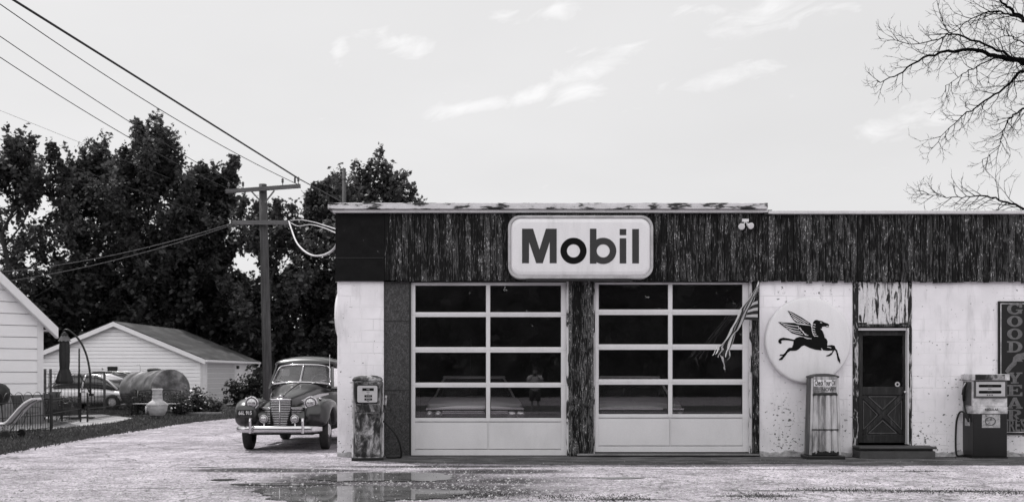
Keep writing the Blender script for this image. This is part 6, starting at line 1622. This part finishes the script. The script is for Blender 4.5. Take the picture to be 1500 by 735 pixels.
tree('broadleaf_tree', 'bushy tree showing only its feathery top above the station roof', 548, 58, 256, 70, 4.0, 17, 'leaf_b', 40, 9, 30, .27, 1.8, gap=.15, sprigs=((563,238,275),(588,250,280),(535,248,275),(604,268,290),(514,262,285)))
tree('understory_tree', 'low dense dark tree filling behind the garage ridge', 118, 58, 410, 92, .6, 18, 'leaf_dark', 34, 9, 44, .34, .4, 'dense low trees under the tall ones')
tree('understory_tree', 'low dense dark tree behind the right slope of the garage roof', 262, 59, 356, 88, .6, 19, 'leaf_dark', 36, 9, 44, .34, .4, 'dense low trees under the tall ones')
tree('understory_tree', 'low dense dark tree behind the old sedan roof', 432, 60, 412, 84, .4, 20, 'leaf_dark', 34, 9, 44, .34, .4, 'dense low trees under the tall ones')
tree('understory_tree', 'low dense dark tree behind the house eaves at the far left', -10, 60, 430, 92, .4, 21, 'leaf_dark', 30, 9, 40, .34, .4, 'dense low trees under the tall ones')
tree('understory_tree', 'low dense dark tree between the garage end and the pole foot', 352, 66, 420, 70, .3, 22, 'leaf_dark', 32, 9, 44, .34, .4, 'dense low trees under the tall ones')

def plant(name, label, px, d, wpx, hpx, seed, n=900, leaf=.10, mat='leaf_low', group='plants by the tank', cat='plant', flowers=0):
    rs = np.random.RandomState(seed); p = g_at(px, d); t = thing(name, label, cat, tuple(p), 0, group)
    s_ = d/F; wr = wpx*s_/2; h = hpx*s_
    b = MB(); P = []
    for k in range(16):
        a = rs.rand()*6.28; rr_ = wr*rs.rand()**.6; e = p+Vector((rr_*math.cos(a), rr_*.7*math.sin(a), h*(.55+.45*rs.rand())*(1-.45*(rr_/wr)**2)))
        o = p+Vector((rr_*.4*math.cos(a), rr_*.3*math.sin(a), 0)); b.tube([o, o.lerp(e,.5)+Vector((0,0,.05)), e], [.012,.01,.006], 4, cap=False)
        m_ = n//16; tt = .12+.88*rs.rand(m_); P.append(np.array(o)[None]*(1-tt)[:,None]+np.array(e)[None]*tt[:,None]+rs.normal(size=(m_,3))*(wr*.20))
    P = np.concatenate(P); P[:,2] = np.abs(P[:,2])+.02
    b.build('stems', M['bark'], t)
    v, f = leaves(P, leaf, rs); mesh_np('foliage', v, f, M[mat], t)
    if flowers:
        idx = rs.choice(len(P), flowers); v, f = leaves(P[idx]+np.array([[0,-.08,.05]]), leaf*.8, rs, 1.0, 1.0); mesh_np('blossom', v, f, M['fabric_light'], t)
    return t
plant('garden_plant', 'pale flowering bush in front of the tank end cap', 262, 34.4, 40, 34, 31, 1300, .10, flowers=60)
plant('garden_plant', 'leafy flowering plant right of the bench', 287, 35.2, 44, 36, 32, 1500, .11, flowers=30)
plant('garden_plant', 'low plant farthest right in the bed, before the roller door', 311, 36.5, 30, 24, 33, 900, .10, flowers=14)
plant('garden_plant', 'plant in the shade under the tank, left of the chiminea', 206, 35.0, 36, 38, 34, 1200, .10)
plant('garden_plant', 'loose plant against the garage siding above the light car', 140, 44.5, 60, 48, 35, 1000, .13, flowers=20)
plant('garden_plant', 'pale bushy plant behind the patio chairs, under the hanging parasol', 88, 34.0, 36, 34, 36, 1200, .10, flowers=90)
plant('shrub', 'large dark shrub at the garage corner, left of the old sedan', 369, 44.0, 66, 52, 41, 5200, .17, 'leaf_dark', 'shrubs near the garage corner', 'shrub')
plant('shrub', 'dark shrub behind the pole foot and the old sedan', 412, 42.0, 56, 58, 42, 4200, .17, 'leaf_dark', 'shrubs near the garage corner', 'shrub')
plant('shrub', 'dark shrub glimpsed between the sedan roof and the white corner wall', 468, 46.0, 80, 62, 43, 4200, .19, 'leaf_dark', 'shrubs near the garage corner', 'shrub')
plant('potted_plant', 'tiny plant at the foot of the roller door', 331, 47.0, 9, 12, 44, 120, .09, 'leaf_low', None, 'plant')
# garden bed kerb
MB().box(X(268,D(35)), X(330,D(35)), D(35)-.5, D(35)-.38, 0, .09).build('bed_edging', M['foundation'], None, label='low stone edging along the planted bed beside the drive', cat='edging', bevel=.02)

# ------------------------------------------------------------------ bare tree at the right
DB = 34.0
bt = thing('bare_tree', 'leafless tree reaching in from the right edge above the flat roof', 'tree', tuple(g_at(1612, DB)), 0)
bm_ = MB(); rb = random.Random(21)
def bp(px, py, dy=0.0): return at(px, py, D(DB)+dy)
trunk = [Vector((g_at(1612,DB).x, D(DB), 0)), bp(1610,400), bp(1604,250), bp(1598,130), bp(1590,40), bp(1575,-40), bp(1560,-130)]
bm_.tube(trunk, [.42,.36,.32,.28,.24,.18,.08], 10)
mains = [
 ([(1600,150),(1550,104),(1500,91),(1461,83),(1435,74),(1387,76),(1344,91),(1309,113),(1283,120)], .17, 0.0),
 ([(1550,104),(1500,88),(1483,85),(1444,65),(1396,50),(1374,57),(1331,65),(1302,53)], .09, -.8),
 ([(1590,60),(1540,55),(1500,30),(1479,13),(1461,-4),(1430,-40)], .16, .6),
 ([(1500,30),(1483,22),(1452,18),(1418,30),(1391,48),(1372,2)], .06, .9),
 ([(1598,160),(1540,125),(1500,104),(1479,122),(1444,148),(1418,165),(1392,187),(1366,219)], .095, -.5),
 ([(1602,200),(1550,160),(1500,161),(1479,174),(1470,192),(1461,218),(1436,236)], .075, .4),
 ([(1606,330),(1550,318),(1500,305),(1470,294),(1439,287),(1409,289),(1374,287),(1346,284)], .08, -.3),
 ([(1598,120),(1540,80),(1500,63),(1473,52),(1463,40)], .06, .3),
 ([(1585,20),(1540,-10),(1505,-30),(1470,-50),(1440,-60)], .09, -.4),
 ([(1461,83),(1430,98),(1405,112),(1385,128)], .04, -.9),
]
def twig(o, dv, ln, r_, lvl):
    n = 4 if ln > .4 else 3; p = o.copy(); pts = [p.copy()]; d = dv.normalized()
    for k in range(n):
        d = (d+Vector((rb.gauss(0,.15), rb.gauss(0,.2), rb.gauss(0,.15)+.01))).normalized(); p = p+d*ln/n; pts.append(p.copy())
    bm_.tube(pts, [r_*(1-.75*k/n) for k in range(n+1)], 4 if r_ > .012 else 3, cap=False)
    if lvl > 0:
        m_ = 3 if lvl > 1 else 2
        for k in range(m_):
            q = .25+.7*(k+rb.random())/m_; i = min(n-1, int(q*n)); o2 = pts[i].lerp(pts[i+1], q*n-i)
            t = (pts[i+1]-pts[i]).normalized(); side = t.cross(Vector((rb.gauss(0,.5),1,rb.gauss(0,.5)))).normalized()*(1 if (k+lvl) % 2 else -1)
            twig(o2, t*1.0+side*(.45+.3*rb.random())+Vector((0,rb.gauss(0,.2),0)), ln*(.45+.25*rb.random()), max(.0078, r_*.58), lvl-1)
for pix, r_, dy in mains:
    L = smooth_path([bp(px, py, dy*min(1, i/2)) for i, (px, py) in enumerate(pix)], 5); n = len(L)
    L = [p+Vector((rb.gauss(0,.022), rb.gauss(0,.04), rb.gauss(0,.022))) for p in L]
    bm_.tube(L, [max(.010, r_*.80*(1-.93*(k/(n-1))**.8)) for k in range(n)], 7)
    for k in range(5, n-1, 1):
        f = k/n
        for _ in range(1 if rb.random() < .96 else 0):
            t = (L[k+1]-L[k-1]).normalized(); s = 1 if k % 2 else -1
            side = t.cross(Vector((0,1,0))).normalized()*s
            if side.z > 0 and rb.random() < .25: side = -side
            twig(L[k], t*.8+side*(.5+.4*rb.random())+Vector((0,rb.gauss(0,.3),0)), (1.25-.65*f)*(.55+.6*rb.random()), .021*(1-.4*f), 2)
    twig(L[-1], L[-1]-L[-3], .5, .008, 2)
bm_.build('trunk_and_branches', flat('bare_bark', .006, 1.0, var=.3, spec=.02), bt)

# ------------------------------------------------------------------ grass, weeds and loose stones
def inside(pt, poly):
    x, y = pt; c = False; n = len(poly); j = n-1
    for i in range(n):
        if (poly[i][1] > y) != (poly[j][1] > y) and x < (poly[j][0]-poly[i][0])*(y-poly[i][1])/(poly[j][1]-poly[i][1])+poly[i][0]: c = not c
        j = i
    return c
def blades(name, P, h, w_, mat, seed):
    rs = np.random.RandomState(seed); n = len(P); P = np.asarray(P); a = rs.rand(n)*6.28
    dx = np.stack([np.cos(a), np.sin(a), np.zeros(n)],1)*w_; hh = h*rs.uniform(.5,1.4,size=(n,1))
    ln = np.stack([rs.normal(size=n)*.4, rs.normal(size=n)*.4, np.ones(n)],1)*hh
    v = np.empty((n,4,3)); v[:,0] = P-dx; v[:,1] = P+dx; v[:,2] = P+ln*.75+dx*.5; v[:,3] = P+ln-dx*.1
    o = mesh_np(name, v.reshape(-1,3), np.arange(4*n).reshape(n,4), M[mat], None); return tagp(o, kind='stuff')
rg = random.Random(5); GP = []
PATIO = [(q.x, q.y) for q in pa]
poly = LAWN_EDGE+[(-9,30),(-30,30),(-26,0)]
while len(GP) < 26000:
    d = rg.uniform(0,1)**1.3*26+16; px = rg.uniform(-120,380); p = g_at(px, d)
    if inside((p.x, p.y), poly) and not inside((p.x, p.y), PATIO): GP.append((p.x, p.y, .006))
# extra tufts on the ragged edge of the drive
for i in range(len(LAWN_EDGE)-1):
    for k in range(16): GP.append((LAWN_EDGE[i][0]+rg.gauss(0,.08), LAWN_EDGE[i][1]+rg.gauss(0,.08), .0))
o = blades('grass', GP, .055, .012, 'grass', 1); tagp(o, 'short grass on the yard at the left', 'grass')
WP = []
for px, py, rx, ry, n in ((672,726,.45,.05,420),(730,725,.35,.04,260),(820,728,.35,.05,320),(915,729,.30,.05,240),(1115,726,.40,.06,420),(1205,717,.5,.035,300),(1300,719,.6,.04,380),(1420,720,.7,.035,420),(1350,690,.3,.02,90),(1240,690,.4,.02,90),(700,690,.5,.02,60),(890,732,.3,.03,200),(1180,671,.25,.04,80),(1395,670,.2,.03,60),(852,668,.1,.02,30),(1480,722,.4,.04,200)):
    c = gnd(px, py)
    for k in range(n): WP.append((c.x+rg.gauss(0,rx*.55), c.y+rg.gauss(0,ry*3.2), .0))
o = blades('weeds', WP, .016, .006, 'weed', 2); tagp(o, 'low weeds and moss tufts growing through the gravel', 'weeds')
# stones
rs = np.random.RandomState(9); n = 24000
py = 672+63*rs.rand(n)**.8; px = rs.uniform(-40,1540,n); d = CH*F/(py-PY); c = np.stack([(px-PX)*d/F, d-CD, np.zeros(n)],1)
s = .005+.013*rs.rand(n)**4; base = np.array([[1,0,0],[0,1,0],[-1,0,0],[0,-1,0],[.1,.1,.75],[0,0,-.3]])
jit = 1+.3*rs.normal(size=(n,6,1)); V = c[:,None,:]+base[None]*s[:,None,None]*jit
tri = np.array([[0,1,4,4],[1,2,4,4],[2,3,4,4],[3,0,4,4]])
me = bpy.data.meshes.new('gravel_stones')
fv = (np.arange(n)[:,None,None]*6+np.array([[0,1,4],[1,2,4],[2,3,4],[3,0,4]])[None]).reshape(-1,3)
me.vertices.add(n*6); me.vertices.foreach_set('co', V.astype(np.float32).ravel()); k = len(fv)
me.loops.add(k*3); me.loops.foreach_set('vertex_index', fv.astype(np.int32).ravel()); me.polygons.add(k)
me.polygons.foreach_set('loop_start', (np.arange(k)*3).astype(np.int32)); me.polygons.foreach_set('loop_total', np.full(k,3,dtype=np.int32)); me.update(calc_edges=True)
me.materials.append(weather('loose_stone', [(.38,.08),(.5,.24),(.62,.42)], scale=(9,9,9), rough=.9))
o = bpy.data.objects.new('gravel_stones', me); COL.objects.link(o); tagp(o, 'loose pale stones scattered over the gravel forecourt', 'gravel', kind='stuff')

# ------------------------------------------------------------------ across the street: dark wood that the panes mirror
rs = np.random.RandomState(77); P = []
for k in range(1150):
    x = rs.uniform(-75,75); y = -46-rs.rand()*8; z = rs.rand()**1.2*11; m_ = 75
    P.append(np.array([[x,y,z]])+rs.normal(size=(m_,3))*np.array([[2.0,1.6,1.5]]))
P = np.concatenate(P); P[:,2] = np.abs(P[:,2]); v, f = leaves(P, 1.1, rs)
o = mesh_np('far_wood', v, f, M['leaf_dark'], None); tagp(o, 'dark wood across the street mirrored in the garage door panes', 'wood', kind='stuff')

# ------------------------------------------------------------------ the photographer mirrored in the left garage door
def person():
    t = thing('person', 'person in pale shirt and dark shorts raising a camera, mirrored in the left garage door', 'person', (.02, -CD-.42, 0))
    J = {'pelvis':(0,0,.93),'waist':(0,.0,1.08),'chest':(0,.0,1.30),'neck':(0,.01,1.44),'head0':(0,.03,1.50),'head':(0,.04,1.60),'crown':(0,.02,1.68),
         'sl':(-.17,0,1.38),'el':(-.30,.10,1.15),'wl':(-.10,.27,1.36),'sr':(.17,0,1.38),'er':(.29,.10,1.15),'wr':(.10,.27,1.36),
         'hl':(-.09,0,.90),'kl':(-.11,.02,.48),'al':(-.12,-.02,.09),'tl':(-.14,.16,.04),'hr':(.09,0,.90),'kr':(.11,.02,.48),'ar':(.13,-.02,.09),'tr':(.15,.16,.04)}
    rad = {'pelvis':.145,'waist':.125,'chest':.15,'neck':.055,'head0':.07,'head':.088,'crown':.06,'sl':.065,'el':.045,'wl':.03,'sr':.065,'er':.045,'wr':.03,'hl':.095,'kl':.058,'al':.04,'tl':.035,'hr':.095,'kr':.058,'ar':.04,'tr':.035}
    E = [('pelvis','waist'),('waist','chest'),('chest','neck'),('neck','head0'),('head0','head'),('head','crown'),('chest','sl'),('sl','el'),('el','wl'),('chest','sr'),('sr','er'),('er','wr'),('pelvis','hl'),('hl','kl'),('kl','al'),('al','tl'),('pelvis','hr'),('hr','kr'),('kr','ar'),('ar','tr')]
    names = list(J); me = bpy.data.meshes.new('body'); me.from_pydata([J[k] for k in names], [(names.index(a), names.index(b_)) for a, b_ in E], [])
    o = bpy.data.objects.new('body', me); COL.objects.link(o); o.parent = t
    sk = o.modifiers.new('skin', 'SKIN'); me.skin_vertices
    for i, k in enumerate(names): me.skin_vertices[0].data[i].radius = (rad[k], rad[k]*.85)
    me.skin_vertices[0].data[0].use_root = True
    o.modifiers.new('sub', 'SUBSURF').render_levels = 2; me.materials.append(M['skin'])
    b = MB(); b.loft([sellipse(hw, 0, 1, 2.3, 24) for hw in (1,)]*2) if False else None
    def tubeloft(rows): return [[Vector((hx*math.cos(2*math.pi*j/20), hy*math.sin(2*math.pi*j/20)+y0, z)) for j in range(20)] for z, hx, hy, y0 in rows]
    b = MB(); b.loft(tubeloft([(.86,.185,.135,0),(.98,.18,.13,0),(1.12,.165,.125,0),(1.28,.19,.13,0),(1.38,.20,.11,0),(1.43,.12,.08,0)])); 
    for s in (-1,1): b.tube([(s*.16,0,1.37),(s*.245,.06,1.24)], [.085,.075], 12)
    b.build('shirt', M['shirt'], t, smooth=True, local=True)
    b = MB(); b.loft(tubeloft([(.80,.19,.135,0),(.96,.175,.125,0)]))
    for s in (-1,1): b.tube([(s*.095,0,.90),(s*.11,.01,.50)], [.115,.095], 14)
    b.build('shorts', M['shorts'], t, smooth=True, local=True)
    b = MB(); b.lathe([(.105,.0),(.11,.05),(.09,.10),(.04,.13),(.001,.135)], (0,.01,1.60), (0,-.15,1), 18); b.build('hair', M['hair'], t, smooth=True, local=True)
    b = MB(); b.box(-.07,.07,.25,.32,1.38,1.47); b.cyl((0,.32,1.425),(0,.36,1.425),.035,n=14); c = b.build('handheld_camera', M['black_rubber'], None, local=True)
    c.location = t.location; tagp(c, 'black camera held up by the mirrored person', 'camera'); c.name = 'handheld_camera'
    for s in (-1,1):
        for k in range(4): 
            b = MB(); b.tube([(s*.10,.265,1.365),(s*.088,.285,1.385+.018*k),(s*.075,.33,1.39+.018*k),(s*.045,.328,1.395+.018*k)], [.012,.010,.009,.008], 6); b.build('finger', M['skin'], t, smooth=True, local=True)
        b = MB(); b.tube([(s*.10,.265,1.36),(s*.08,.24,1.385),(s*.05,.235,1.40)], [.013,.012,.009], 6); b.build('thumb', M['skin'], t, smooth=True, local=True)
person()
